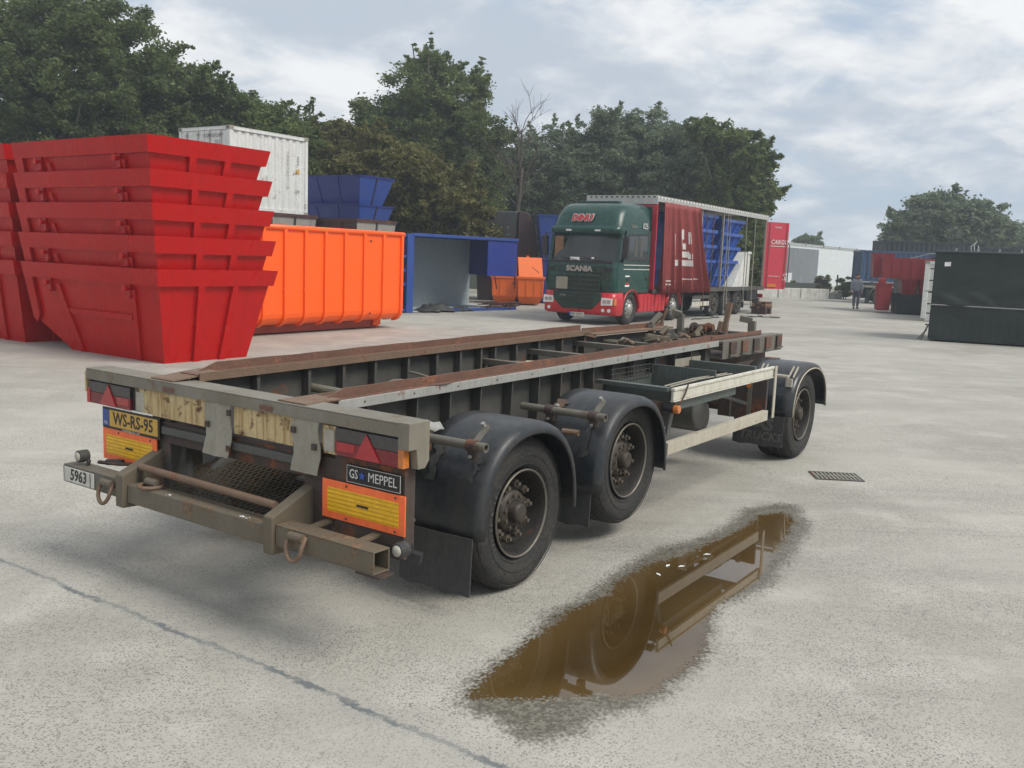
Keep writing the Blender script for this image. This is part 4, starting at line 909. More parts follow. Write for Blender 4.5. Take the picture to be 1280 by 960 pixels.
def container(name, label, loc, rz, L, W_, H, mat, amp=.04, pitch=.28, doors=False, posts=None, group=None, z0=0.0, cat='container'):
    """corrugated box: x along L, y along W_ away from the viewer; corner post at origin"""
    t = thing(name, label, cat, (loc[0], loc[1], z0), R(rz), group); b = MB()
    def wave(n_, L_):
        out = []; k = int((L_-.24)/pitch); p = (L_-.24)/k
        for i in range(k):
            for f, d in ((0, 0), (.18, 0), (.36, amp), (.68, amp), (.86, 0)): out.append((.12+(i+f)*p, d))
        out.append((L_-.12, 0)); return out
    wv = wave(0, L)
    b.grid([[(x, .03+d, .16) for x, d in wv], [(x, .03+d, H-.12) for x, d in wv]]); b.build('side_wall', mat, t)
    b = MB(); b.grid([[(x, W_-.03-d, .16) for x, d in wv], [(x, W_-.03-d, H-.12) for x, d in wv]]); b.build('side_wall', mat, t)
    b = MB(); wy = wave(0, W_)
    b.grid([[(L-.03-d, y, .16) for y, d in wy], [(L-.03-d, y, H-.12) for y, d in wy]]); b.build('end_wall', mat, t)
    if not doors:
        b = MB(); b.grid([[(.03+d, y, .16) for y, d in wy], [(.03+d, y, H-.12) for y, d in wy]]); b.build('end_wall', mat, t)
    b = MB(); b.box(.0, L, .0, W_, H-.03, H-.015); b.box(0.01, L-.01, .01, W_-.01, .12, .15); b.build('roof_panel', mat, t)
    for x in (0, L-.12):
        for y in (0, W_-.12): b = MB(); b.box(x, x+.12, y, y+.12, .12, H-.12); b.build('corner_post', mat, t)
    for y in (0, W_-.10):
        b = MB(); b.box(.12, L-.12, y, y+.10, H-.12, H-.035); b.build('top_rail', mat, t); b = MB(); b.box(.12, L-.12, y, y+.10, 0.02, .155); b.build('bottom_rail', mat, t)
    for x in (0, L-.12):
        b = MB(); b.box(x, x+.12, .12, W_-.12, H-.12, H-.035); b.build('end_rail', mat, t)
        for y in (0, W_-.16):
            for z in (0, H-.12): b = MB(); b.box(x-.01 if x == 0 else x-.05, x+.16 if x == 0 else x+.13, y-.008, y+.17, z, z+.122); c = b.build('corner_casting', M['plate'] if mat == M['whitebox'] else mat, t); \
                b = MB(); b.box((x-.013 if x == 0 else x+.131), (x-.011 if x == 0 else x+.133), y+.05, y+.11, z+.03, z+.09); b.build('casting_hole', M['ink'], c)
    if doors:
        for y0, y1 in ((.13, W_/2-.01), (W_/2+.01, W_-.13)):
            b = MB(); b.box(.02, .06, y0, y1, .16, H-.13); d = b.build('door', mat, t)
            for f in (.25, .75):
                y = y0+(y1-y0)*f; b = MB(); b.cyl((-.005, y, .14), (-.005, y, H-.12), .018, 8); b.build('lock_rod', M['galv'], d)
                for z in (.3, H*.5, H-.25): b = MB(); b.box(-.02, .02, y-.05, y+.05, z-.03, z+.03); b.build('rod_guide', M['plate'], d)
    return t
# white 10 ft container standing on bins; near corner, side facing right
wc = container('white_container', 'short white shipping container stacked up behind the red skips', (-8.98, 29.24), 57, 3.30, 2.44, 2.60, M['whitebox'], doors=True, z0=3.06)
for i, ch in enumerate('SUDU307218'):
    text('lettering', ch, M['ink'], wc, (2.42, .018, 2.02-i*.125), (1, 0, 0), (0, 0, 1), .12)
text('lettering', 'CCCIU', M['ink'], wc, (2.86, .018, 1.80), (0, 0, -1), (1, 0, 0), .10)
b = MB(); b.box(2.80, 2.92, .010, .016, 1.38, 1.52); b.build('label', M['plateyellow'], wc)
text('lettering', 'W', M['plate'], wc, (2.86, .018, .78), (1, 0, 0), (0, 0, 1), .2)
text('lettering', '2G1', M['ink'], wc, (-.03, .55, 2.1), (0, -1, 0), (0, 0, 1), .16); text('lettering', 'SUDU 307218', M['ink'], wc, (-.03, .8, 2.3), (0, -1, 0), (0, 0, 1), .14)

def taper_bin(name, label, loc, rz, L, Wd, H, mat, mat2=None, ins=.35, group=None, z0=0.0, rim=.10, ribs=3, cat='skip', invert=False):
    """plain open skip: tapering ends and sides, thin rim, ribs; x = long side facing left-front"""
    t = thing(name, label, cat, (loc[0], loc[1], z0), R(rz), group); b = MB()
    zz_ = (0, H); iz = (ins, 0) if not invert else (0, ins)
    def rg(z, e=0): f = z/H; q = iz[0]*(1-f)+iz[1]*f-e; return [(q, q, z), (L-q, q, z), (L-q, Wd-q, z), (q, Wd-q, z)]
    p = rg(0)+rg(H)
    b.add(p, [(0, 3, 2, 1), (0, 1, 5, 4), (2, 3, 7, 6), (3, 0, 4, 7)]); b.mi = 1 if mat2 else 0
    b.add([p[1], p[2], p[6], p[5]], [(0, 1, 2, 3)]); b.build('body', [mat, mat2 or mat], t, solid=.012)
    a, c = rg(H-rim, .035), rg(H, .035); d, e = rg(H-rim, .006), rg(H, -.02)
    b = MB(); b.add(a+c+d+e, [f for i in range(4) for f in ((i, (i+1) % 4, 4+(i+1) % 4, 4+i), (4+i, 4+(i+1) % 4, 12+(i+1) % 4, 12+i), (i, 8+i, 8+(i+1) % 4, (i+1) % 4))]); b.build('rim', mat, t)
    for i in range(ribs):
        f = (i+1)/(ribs+1)
        for (q0, q1) in (((0, 1), (3, 2)),):
            lo, hi = rg(0), rg(H-rim); A = Vector(lo[0]).lerp(Vector(lo[1]), f); B_ = Vector(hi[0]).lerp(Vector(hi[1]), f)
            b = MB(); b.hexa([A+Vector((-.04, -.04, 0)), A+Vector((.04, -.04, 0)), A+Vector((.04, 0, 0)), A+Vector((-.04, 0, 0)), B_+Vector((-.04, -.04, 0)), B_+Vector((.04, -.04, 0)), B_+Vector((.04, 0, 0)), B_+Vector((-.04, 0, 0))]); b.build('rib', mat, t)
    lo, hi = rg(0), rg(H-rim)
    for f in (.5,):
        A = Vector(lo[1]).lerp(Vector(lo[2]), f); B_ = Vector(hi[1]).lerp(Vector(hi[2]), f)
        for k in (0,):
            b = MB(); b.hexa([A+Vector((0, -.03, 0)), A+Vector((.03, -.03, 0)), A+Vector((.03, .03, 0)), A+Vector((0, .03, 0)), B_+Vector((0, -.03, 0)), B_+Vector((.03, -.03, 0)), B_+Vector((.03, .03, 0)), B_+Vector((0, .03, 0))]); b.build('rib', M['darkbin'] if mat2 else mat, t)
    return t
# dark bins behind the orange container: x axis runs from left to the corner, yaw -34 (= 146-180)
def tb(*a, **k): return taper_bin(*a, **k)
c = Vector((-4.81, 28.0, 0)); Lb = 3.2; st = c - u2(-34)*Lb
tb('brown_skip', 'tall dark brown skip with a pale grey end panel behind the orange container', st, -34, Lb, 1.75, 2.92, M['brown'], M['greywall'], ins=.30, ribs=4)
st2 = Vector((-7.15, 27.3, 0)) - u2(-34)*3.2
tb('brown_skip', 'dark brown skip half hidden behind the red stack, under the white container', st2, -34, 3.2, 1.75, 2.98, M['brown'], M['greywall'], ins=.30, ribs=4)
for (x, y, lab) in ((-9.0, 29.6, 'dark block of bins carrying the near end of the white container'), (-8.0, 31.2, 'dark block of bins carrying the far end of the white container')):
    t_ = tb('support_skip', lab, Vector((x, y, 0)), -34, 2.0, 1.4, 3.04, M['brown'], ins=.05, ribs=2) if False else None
t_ = tb('support_skip', 'upturned dark skip under the white shipping container', Vector((-9.0, 29.5, 0))-u2(-34)*2.3, -34, 2.3, 3.1, 3.05, M['brown'], ins=.12, ribs=2)
# blue skips stacked behind
cb = at(450, 218, 34); cb.z = 0
for i in range(4):
    lab = ['lowest blue skip of the stack behind the brown bins', 'second lowest blue skip of the stack behind the brown bins', 'upper middle blue skip, just under the topmost of its stack', 'topmost dark blue skip, in front of the tall bushes'][i]
    tb('blue_skip', lab, cb-u2(-34)*3.4+u2(146)*.0, -34, 3.4, 1.85, 1.10, M['blue'], M['blue2'], ins=.33, z0=.46+1.06*i-.02*i, group='blue skips stacked behind the orange container', rim=.05, ribs=2)
tt = tb('blue_skip', 'blue skip base on the ground below the blue stack', cb-u2(-34)*3.4, -34, 3.4, 1.85, .42, M['blue'], ins=.10, ribs=1)

# blue open container lying on its side
def on_side():
    t = thing('open_blue_container', 'blue roll-off container lying open on its side with a worn grey floor', 'container', (-3.4, 30.6, 0), R(50)); m = M['blue2']
    L, Dp, H = 5.28, 2.35, 2.58
    b = MB(); b.box(.0, L, Dp, Dp+.03, .04, H-.04); b.build('floor_panel', M['bluegrey'], t)
    for i in range(9): b = MB(); b.box(.2+i*.6, .28+i*.6, Dp+.03, Dp+.14, .04, H-.04); b.build('cross_beam', m, t)
    b = MB(); b.box(-.02, L, .0, Dp, H-.04, H); b.build('upper_side', m, t)
    b = MB(); b.box(-.04, L+.03, -.06, .04, H-.07, H+.03); b.build('top_rail', m, t, bev=.01)
    b = MB(); b.box(0, L, .05, Dp, .02, .05); b.build('lower_side', M['bluegrey'], t)
    b = MB(); b.box(1.5, L+.03, -.06, .05, .0, .10); b.build('bottom_rail', m, t, bev=.01)
    b = MB(); b.box(0, .03, 0.04, Dp, .05, H-.05); b.build('end_wall', m, t)
    b = MB(); b.box(-.30, .0, -.05, .05, .0, H); b.build('end_frame', m, t, bev=.01)
    b = MB(); b.box(-.62, -.56, .3, Dp, .0, H); b.build('end_frame', m, t)
    for z in (.05, .9, 1.35, 1.8, 2.48): b = MB(); b.box(-.60, -.30, 0.0, .06, z, z+.09); b.build('rung', m, t)
    b = MB(); b.box(L-.03, L, .02, Dp, 1.22, H-.05); b.build('end_flap', M['blue'], t)
    b = MB(); b.box(L-1.62, L, -.02, .0, 1.24, H-.09); b.build('end_flap', M['blue'], t)
    for x, dx in ((L-1.25, .14), (L-.12, .0)): b = MB(); b.tube([(x, -.04, 1.26), (x+dx*.5, -.05, 1.0), (x+dx, -.05, .78)], .022, 6); b.build('strap', M['ink'], t)
    b = MB(); b.tube([(L-.25, -.04, .98), (L-.02, -.03, 1.0)], .02, 6); b.build('strap', M['ink'], t)
    for i in range(4): b = MB(); b.box(.02, L, .55*i+.3, .55*i+.36, H-.07, H-.042); b.build('inner_rib', m, t)
    return t
on_side()
def rag(name, label, c, L, W_, h, mat, seed, rz):
    t = random.Random(seed); ob = MB(); n = 16; rows = []
    for i in range(n+1):
        row = []
        for j in range(9):
            x = (i/n-.5)*L; y = (j/8-.5)*W_*(1-.3*math.sin(i*.9)); e = math.sin(math.pi*j/8)*min(1, 3*i/n, 3*(1-i/n)+.05)
            row.append((x+t.uniform(-.04, .04), y, h*e*(.6+.5*abs(math.sin(i*1.3+seed)))*t.uniform(.6, 1.15)+.005))
        rows.append(row)
    ob.smooth = True; ob.grid(rows); o = ob.build(name, mat, solid=.01); o.location = c; o.rotation_euler = (0, 0, R(rz)); tag(o, label, 'tarpaulin'); return o
rag('crumpled_tarp', 'black crumpled tarpaulin heaped inside the overturned blue container', Vector((-2.75, 31.6, .05)), 1.6, .9, .24, M['blackrub'], 3, 50)
rag('crumpled_tarp', 'small flat black tarpaulin beside the bigger heap in the blue container', Vector((-1.9, 32.6, .03)), .9, .6, .13, M['blackrub'], 5, 50)
def scrap_heap(c, n, seed, label, name, mats, L, hh):
    t = thing(name, label, 'scrap pile', c, R(50)); r_ = random.Random(seed)
    for i in range(n):
        x = r_.uniform(-L/2, L/2); y = r_.uniform(-.2, .2); z = r_.uniform(.03, hh); a = r_.uniform(-.5, .5); l = r_.uniform(.2, .55)
        b = MB(); b.bar((x-l*math.cos(a), y-l*math.sin(a), z), (x+l*math.cos(a), y+l*math.sin(a), z+r_.uniform(-.03, .06)), r_.uniform(.05, .12), r_.uniform(.02, .05)); b.build('board', M[r_.choice(mats)], t)
scrap_heap((-.55, 34.3, .05), 22, 4, 'brown heap of broken boards at the mouth of the blue container', 'scrap_pile', ['wood', 'brown', 'rust'], 1.5, .22)

# lidded orange bins
def lidded(loc, rz, label, w_=1.25):
    t = thing('orange_bin', label, 'waste bin', loc, R(rz), 'orange lidded bins'); m = M['orange2']; D_ = 1.9
    b = MB(); b.hexa([(.12, .25, .05), (w_-.12, .25, .05), (w_-.12, D_-.25, .05), (.12, D_-.25, .05), (.0, .0, .36), (w_, .0, .36), (w_, D_, .36), (0, D_, .36)]); b.build('hull', m, t)
    b = MB(); b.hexa([(.0, .0, .36), (w_, .0, .36), (w_, D_, .36), (0, D_, .36), (-.04, -.04, 1.08), (w_+.04, -.04, 1.08), (w_+.04, D_+.04, 1.08), (-.04, D_+.04, 1.08)]); b.build('body', m, t)
    b = MB(); b.box(-.08, w_+.08, -.08, D_+.08, 1.08, 1.18); b.build('rim', m, t, bev=.01)
    b = MB(); b.prism([(-.02, 1.18), (D_+.02, 1.18), (D_*.62, 1.95), (D_*.32, 1.95)], (.02, 0, 0), (0, 1, 0), (0, 0, 1), (w_-.04, 0, 0)); b.build('roof', m, t)
    for x in (.03, w_/3, w_*2/3, w_-.03): b = MB(); b.hexa([(x-.025, -.03, .38), (x+.025, -.03, .38), (x+.025, 0.02, .38), (x-.025, .02, .38), (x-.025, -.06, 1.08), (x+.025, -.06, 1.08), (x+.025, 0, 1.08), (x-.025, 0, 1.08)]); b.build('rib', m, t)
    b = MB(); b.tube([(w_*.55, .30, 1.56), (w_*.8, .14, 1.37), (w_*.83, .11, 1.33)], .016, 6); b.build('latch_rod', M['ink'], t)
    b = MB(); b.box(w_*.4, w_*.5, D_*.45, D_*.55, 1.95, 2.02); b.build('lifting_eye', m, t)
    return t
lidded((-.95, 38.0, 0), 2, 'orange lidded bin half hidden behind the overturned blue container', 1.0)
lidded((.10, 37.8, 0), 6, 'fully visible orange lidded bin left of the green truck', 1.02)
# tall dark closed skip above them
def dark_tall():
    t = thing('closed_skip', 'tall black closed skip with rounded maroon end, stacked behind the orange bins', 'skip', (-1.75, 41.0, 1.95), R(4)); m = M['darkbin']
    prof = [(-.05, 0), (2.45, 0), (2.55, .35), (2.45, 1.35), (2.2, 1.85), (1.95, 1.97), (.35, 1.97), (.15, 1.9), (-.05, 1.2)]
    b = MB(); b.prism([(-.05, 0), (1.72, 0), (1.75, 1.97), (.32, 1.97), (.14, 1.85), (-.05, .75)], (0, 0, 0), (1, 0, 0), (0, 0, 1), (0, 1.9, 0)); b.build('body', m, t, bev=.05)
    b = MB(); b.prism([(1.77, 0), (2.62, 0), (2.68, .3), (2.50, 1.35), (2.28, 1.85), (2.1, 1.97), (1.78, 1.97)], (0, -.05, 0), (1, 0, 0), (0, 0, 1), (0, 1.9, 0)); b.build('end_section', M['maroon'], t, bev=.03)
    for x in (1.80, 2.30): b = MB(); b.bar((x, -.08, .1), (x+(.02 if x < 2 else -.08), -.08, 1.75), .06, .05, (0, 1, 0)); b.build('rib', M['brown'], t)
    b = MB(); b.bar((1.83, -.08, 1.15), (2.4, -.08, 1.15), .05, .06); b.build('rib', M['brown'], t); b = MB(); b.bar((.1, -.02, .7), (1.6, -.02, .74), .04, .06); b.build('rib', m, t)
    b = MB(); b.bar((1.05, -.02, .75), (1.30, -.02, 1.90), .03, .03, (0, 1, 0)); b.build('rib', m, t)
    return t
dark_tall()
t_ = tb('dark_skip', 'dark skip on the ground carrying the black closed skip', Vector((-1.75, 41.1, 0)), 4, 2.7, 1.8, 1.93, M['maroon'], ins=.12, ribs=3)
p2 = Vector((.86, 39.8, 0))
tb('blue_skip', 'upper royal blue skip of the pair standing left behind the truck cab', p2, 4, 1.75, 1.7, 1.80, M['blue2'], ins=.28, z0=1.98, group='blue skips left of the truck', rim=.06, ribs=1)
tb('blue_skip', 'lower royal blue skip of the pair standing left behind the truck cab', p2+Vector((.10, .05, 0)), 4, 1.6, 1.7, 1.95, M['blue'], ins=.25, group='blue skips left of the truck', rim=.08, ribs=1)

# ================================================================ the articulated lorry
TA = 57.5; TO = Vector((3.59, 28.8, 0))
def road_wheel(t, x, y, s, r=.50, mat=None, w_=.30):
    """wheel axis along y, outer face toward s*y; x along the vehicle"""
    b = MB(); b.smooth = True
    b.lathe([(.05, r*.58), (.0, r*.68), (.0, r*.88), (.03, r*.97), (.06, r), (w_-.06, r), (w_, r*.9), (w_, r*.6)], (x, y, r), 36, s); o = b.build('wheel', M['rubber'], t)
    b = MB(); b.smooth = True; b.lathe([(.05, r*.58), (.06, r*.54), (.03, r*.50), (.02, r*.40), (.0, r*.30), (-.03, r*.28), (-.04, .0)], (x, y, r), 30, s); b.build('rim', mat or M['galv'], o)
    for i in range(10):
        a = i*.628; b = MB(); cx, cz = x+r*.36*math.cos(a), r+r*.36*math.sin(a); b.cyl((cx, y+s*.02, cz), (cx, y-s*.02, cz), .02, 6); b.build('wheel_nut', M['plate'], o)
        b = MB(); cx, cz = x+r*.47*math.cos(a+.3), r+r*.47*math.sin(a+.3); b.cyl((cx, y+s*.038, cz), (cx, y+s*.022, cz), .03, 8); b.build('rim_hole', M['ink'], o)
    return o
TK = thing('articulated_truck', 'dark green and red truck tractor with high sleeper cab facing the camera', 'truck', TO, R(TA))
G_, RD = M['truckgreen'], M['truckred']
def Q(name, b, m, par=None, **k): return b.build(name, m, par or TK, **k)
FS = -1.18      # front plane
# cab shell built from stacked outlines (s, t) rounded at the front corners
def outline(f, b_, t0, t1, r, k=5):
    """plan outline from rear-right round the front to rear-left"""
    pts = [(b_, t0)]
    for i in range(k+1):
        a = R(90*i/k); pts.append((f+r-r*math.sin(a), t0+r-r*math.cos(a)))
    for i in range(k+1):
        a = R(90*i/k); pts.append((f+r-r*math.cos(a), t1-r+r*math.sin(a)))
    pts.append((b_, t1)); return pts
def shell(levels, name, m, cap=False, bev=0):
    b = MB(); b.smooth = True; rows = []
    for z, f, b_, t0, t1, r in levels: rows.append([(s, t, z) for s, t in outline(f, b_, t0, t1, r)])
    b.grid(rows)
    if cap: b.smooth = False; n = len(b.v)-len(rows[-1]); b.f.append(list(range(n, n+len(rows[-1])))); b.m.append(0); b.sm.append(False)
    return Q(name, b, m)
B_ = 1.22
shell([(.98, -1.10, B_, -.0, 2.46, .16), (1.30, -1.18, B_, -.02, 2.48, .20), (1.75, -1.16, B_, -.01, 2.47, .22), (1.90, -1.12, B_, .0, 2.46, .22)], 'lower_cab', G_)
shell([(2.72, -.86, B_, .05, 2.41, .20), (2.80, -1.06, B_, .03, 2.43, .22), (2.92, -1.05, B_, .03, 2.43, .24), (2.98, -.96, B_, .04, 2.42, .24)], 'sun_visor', G_)
shell([(2.98, -.95, B_, .03, 2.43, .34), (3.30, -.82, B_, .05, 2.41, .38), (3.55, -.62, B_, .10, 2.36, .42), (3.68, -.40, B_, .20, 2.26, .46), (3.74, .0, B_, .35, 2.1, .5)], 'roof_fairing', G_, cap=True)
b = MB(); b.grid([[(B_, 0, z), (B_, 2.46, z)] for z in (.98, 3.7)]); Q('back_wall', b, G_)
# windscreen: curved glass between the belt line and the visor
b = MB(); b.smooth = True; rows = []
for z, f, e in ((1.88, -1.12, .10), (2.3, -1.0, .13), (2.74, -.86, .17)):
    rows.append([(f+.16*abs(k/6)**3, 1.23+k*(1.23-e)/6, z) for k in range(-6, 7)])
b.grid(rows); Q('windscreen', b, M['glass'])
for t0, t1 in ((.0, .12), (2.34, 2.46)):
    b = MB(); b.hexa([(-1.0, t0, 1.88), (-.86, t0, 1.88), (-.86, t1, 1.88), (-1.0, t1, 1.88), (-.78, t0+.02, 2.74), (-.64, t0+.02, 2.74), (-.64, t1, 2.74), (-.78, t1, 2.74)]); Q('windscreen_pillar', b, G_)
b = MB(); b.box(-1.14, -1.10, .15, 2.3, 1.86, 1.92); Q('wiper_panel', b, M['black'])
for k in (.5, 1.3): b = MB(); b.bar((-1.16, k, 1.93), (-1.10, k+.65, 2.02), .02, .02); Q('wiper', b, M['black'])
b = MB(); b.box(-.96, -.93, 1.95, 2.25, 1.98, 2.66); Q('side_curtain', b, M['wood'])
b = MB(); b.box(-1.12, -1.10, 1.28, 1.60, 1.93, 2.03); Q('dash_sign', b, M['paper'])
b = MB(); b.box(-1.12, -1.10, .78, .86, 1.96, 2.04); Q('dash_sign', b, M['paper'])
for t in (.72, 1.72): b = MB(); b.box(-1.085, -1.06, t-.09, t+.09, 2.82, 2.87); Q('marker_light', b, M['headlamp'])
# grille with slats
b = MB(); b.box(-1.215, -1.18, .48, 1.98, .62, 1.52); gr = Q('grille', b, G_, bev=.03)
for i, z in enumerate((.70, .84, .98, 1.12, 1.26, 1.40)):
    b = MB(); b.box(-1.222, -1.215, .54, 1.92, z, z+.055); b.build('slot', M['grille'], gr)
    b = MB(); b.box(-1.238, -1.224, .52, 1.94, z+.058, z+.098); b.build('slat', G_, gr, bev=.006)
b = MB(); b.prism([(.40, 1.58), (2.06, 1.58), (2.12, 1.80), (.34, 1.80)], (-1.20, 0, 0), (0, 1, 0), (0, 0, 1), (.03, 0, 0)); Q('name_panel', b, G_, bev=.01)
text('lettering', 'SCANIA', M['galv'], TK, (-1.21, 1.22, 1.68), (0, -1, 0), (0, 0, 1), .22, squash=1.15, bold=.011, depth=.006)
for t0 in (.10, 2.0): b = MB(); b.prism([(t0, 1.62), (t0+.34, 1.60), (t0+.30, 1.72), (t0, 1.75)], (-1.195, 0, 0), (0, 1, 0), (0, 0, 1), (.02, 0, 0)); Q('air_slot', b, M['grille'])
b = MB(); b.box(-1.26, -1.24, 1.58, 1.98, 1.05, 1.42); Q('front_blank_plate', b, M['plate'])
# bumper in red with lamps
shell([(.30, -1.08, -.60, .02, 2.44, .20), (.36, -1.22, -.60, -.02, 2.48, .24), (.62, -1.24, -.60, -.03, 2.49, .26), (.80, -1.22, -.60, -.02, 2.48, .26), (.99, -1.18, -.60, -.01, 2.47, .24)], 'bumper', RD, cap=True)
b = MB(); b.prism([(.55, .60), (.40, .78), (.40, .98), (2.06, .98), (2.06, .78), (1.9, .60), (1.72, .46), (.74, .46)], (-1.262, 0, 0), (0, 1, 0), (0, 0, 1), (.03, 0, 0)); gl = Q('lower_grille', b, G_, bev=.008)
for z in (.52, .64, .76, .88): b = MB(); b.box(-1.270, -1.262, .66, 1.80, z, z+.05); b.build('slot', M['grille'], gl)
for t0, t1 in ((.04, .40), (2.06, 2.42)):
    b = MB(); b.hexa([(-1.26, t0, .62), (-1.10, t0, .62), (-1.10, t1, .60), (-1.26, t1, .60), (-1.24, t0, .82), (-1.10, t0, .82), (-1.10, t1, .84), (-1.24, t1, .84)]); h = Q('headlight', b, M['headlamp'], bev=.01)
    for k in (.10, .24): b = MB(); b.cyl((-1.265, t0+k, .72), (-1.255, t0+k, .72), .06, 14); b.build('reflector_bowl', M['galv'], h)
b = MB(); b.box(-1.20, -1.05, -.035, .03, .62, .82); Q('indicator', b, M['amber'], bev=.01)
for t in (.12, .32, 2.2): b = MB(); b.cyl((-1.262, t, .46), (-1.245, t, .46), .055, 14); Q('fog_lamp', b, M['headlamp'])
b = MB(); b.box(-1.262, -1.250, .95, 1.47, .24, .36); npx = Q('number_plate', b, M['platewhite'])
b = MB(); b.box(-1.266, -1.262, 1.41, 1.47, .24, .36); b.build('country_band', M['eublue'], npx); text('lettering', 'KR 5J731', M['ink'], npx, (-1.267, 1.18, .30), (0, -1, 0), (0, 0, 1), .11)
text('lettering', 'R 450', M['galv'], TK, (-1.275, 1.72, .86), (0, -1, 0), (0, 0, 1), .085, bold=.001)
nm = text('lettering', 'DINU', M['letter'], TK, (-.905, 1.35, 3.22), (0, -1, 0), (.28, 0, 1), .27, bold=.030, depth=.004, slant=.15, squash=1.05)
text('lettering', 'DINU', M['truckred'], TK, (-.925, 1.35, 3.22), (0, -1, 0), (.28, 0, 1), .27, bold=.010, depth=.004, slant=.15, squash=1.05)
text('lettering', '025', M['letter'], TK, (.78, -.005, 3.05), (1, 0, 0), (0, 0, 1), .26); text('lettering', 'Highline', M['plate'], TK, (.02, .02, 3.02), (1, 0, 0), (0, 0, 1), .13, slant=.2)
# side of the cab: door, window, wheel arch
b = MB(); b.prism([(-.54, 1.95), (-.44, 2.78), (1.02, 2.83), (1.05, 1.95)], (0, -.014, 0), (1, 0, 0), (0, 0, 1), (0, .004, 0)); Q('window_frame', b, M['black'])
b = MB(); b.prism([(-.46, 2.02), (-.38, 2.70), (.95, 2.76), (.98, 2.02)], (0, -.018, 0), (1, 0, 0), (0, 0, 1), (0, .004, 0)); Q('side_window', b, M['glass'])
for x in (.28,): b = MB(); b.box(x, x+.05, -.026, -.018, 2.03, 2.72); Q('window_bar', b, G_)
b = MB(); b.prism([(.0, 2.10), (.05, 2.62), (.26, 2.66), (.26, 2.10)], (0, -.024, 0), (1, 0, 0), (0, 0, 1), (0, .003, 0)); Q('inner_curtain', b, M['web'])
b = MB(); b.box(.42, .62, -.024, -.020, 2.10, 2.66); Q('inner_curtain', b, M['web'])
b = MB(); b.prism([(-.72, 1.05), (-.60, .98), (-.50, 1.0), (-.40, 1.12), (0, 1.20), (.55, 1.12), (.62, .98), (1.18, 1.0), (1.18, 2.88), (-.55, 2.88), (-.68, 2.0)], (0, -.008, 0), (1, 0, 0), (0, 0, 1), (0, .01, 0)); d = Q('door', b, G_)
for z in (1.70, 1.83): b = MB(); b.box(-.66, 1.20, -.016, -.010, z, z+.022); Q('stripe', b, M['letter'])
b = MB(); b.box(-.52, -.22, -.016, -.010, 1.18, 1.52); st_ = Q('door_sticker', b, M['paper']); b = MB(); b.box(-.47, -.27, -.020, -.016, 1.23, 1.30); b.build('print', M['truckred'], st_); b = MB(); b.prism([(-.47, 1.36), (-.27, 1.33), (-.27, 1.46), (-.36, 1.48)], (0, -.020, 0), (1, 0, 0), (0, 0, 1), (0, .004, 0)); b.build('print', M['ink'], st_)
b = MB(); b.box(.95, 1.12, -.045, -.01, 1.38, 1.44); Q('door_handle', b, M['black'])
b = MB(); b.smooth = True; rows = []
for i in range(13): a = R(180*i/12); rows.append([(-.60*math.cos(a), y, .50+.58*math.sin(a)) for y in (-.03, .02, .40)])
b.grid(rows); Q('wheel_arch', b, RD, solid=.03)
b = MB(); b.box(-.95, -.60, -.01, .4, .38, 1.0); Q('step_panel', b, RD); b = MB(); b.box(-.90, -.66, -.016, -.01, .45, .60); Q('step_recess', b, M['grille']); b = MB(); b.box(-.90, -.66, -.016, -.01, .70, .85); Q('step_recess', b, M['grille'])
for zz_ in (.40, .66): b = MB(); b.box(-1.0, -.62, -.02, -.011, zz_-.03, zz_); Q('step_edge', b, M['galv'])
b = MB(); b.hexa([(.60, .02, .35), (2.70, .02, .35), (2.70, .5, .35), (.60, .5, .35), (.60, .02, .95), (2.70, .02, .95), (2.70, .5, .95), (.60, .5, .95)]); Q('side_skirt', b, RD, bev=.05)
b = MB(); b.hexa([(.62, -.0, .98), (1.22, -.0, .98), (1.22, .4, .98), (.62, .4, .98), (.70, .0, 1.12), (1.22, .0, 1.12), (1.22, .4, 1.12), (.70, .4, 1.12)]); Q('skirt_top', b, RD)
for i in range(6): b = MB(); b.box(1.0+i*.28, 1.04+i*.28, .005, .02, .38, .92); Q('skirt_rib', b, M['doorred'])
for y, s in ((.0, -1), (2.46, 1)):
    road_wheel(TK, 0, y+(-s)*0, s*1, .48) if False else None
def rw(t, x, side, r=.5, mat=None):
    y = .03 if side < 0 else 2.43
    return road_wheel(t, x, y, 1 if side < 0 else -1, r, mat)
rw(TK, 0, -1, .50); rw(TK, 0, 1, .50); rw(TK, 3.45, -1, .50); rw(TK, 3.45, 1, .50)
b = MB(); b.smooth = True; rows = []
for i in range(9): a = R(180*i/8); rows.append([(3.45-.60*math.cos(a), y, .52+.56*math.sin(a)) for y in (.0, .40)])
b.grid(rows); Q('rear_mudguard', b, RD, solid=.02)
b = MB(); b.box(-.9, 4.3, .85, 1.6, .62, .86); Q('chassis', b, M['black'])
# mirrors
for y, s in ((-.0, -1), (2.46, 1)):
    b = MB(); b.hexa([(-.98, y+s*.06, 2.05), (-.84, y+s*.06, 2.05), (-.84, y+s*.26, 2.05), (-.98, y+s*.26, 2.05), (-.98, y+s*.08, 2.68), (-.84, y+s*.08, 2.68), (-.84, y+s*.28, 2.68), (-.98, y+s*.28, 2.68)]); o = Q('mirror', b, M['black'], bev=.03, recalc=True)
    b = MB(); b.tube([(-.9, y, 2.75), (-.92, y+s*.16, 2.74), (-.92, y+s*.17, 2.0), (-.9, y, 1.95)], .02, 6); b.build('mirror_arm', M['black'], o)
b = MB(); b.box(-.2, .05, .5, 1.9, 3.70, 3.78); Q('roof_hatch', b, G_, bev=.02)

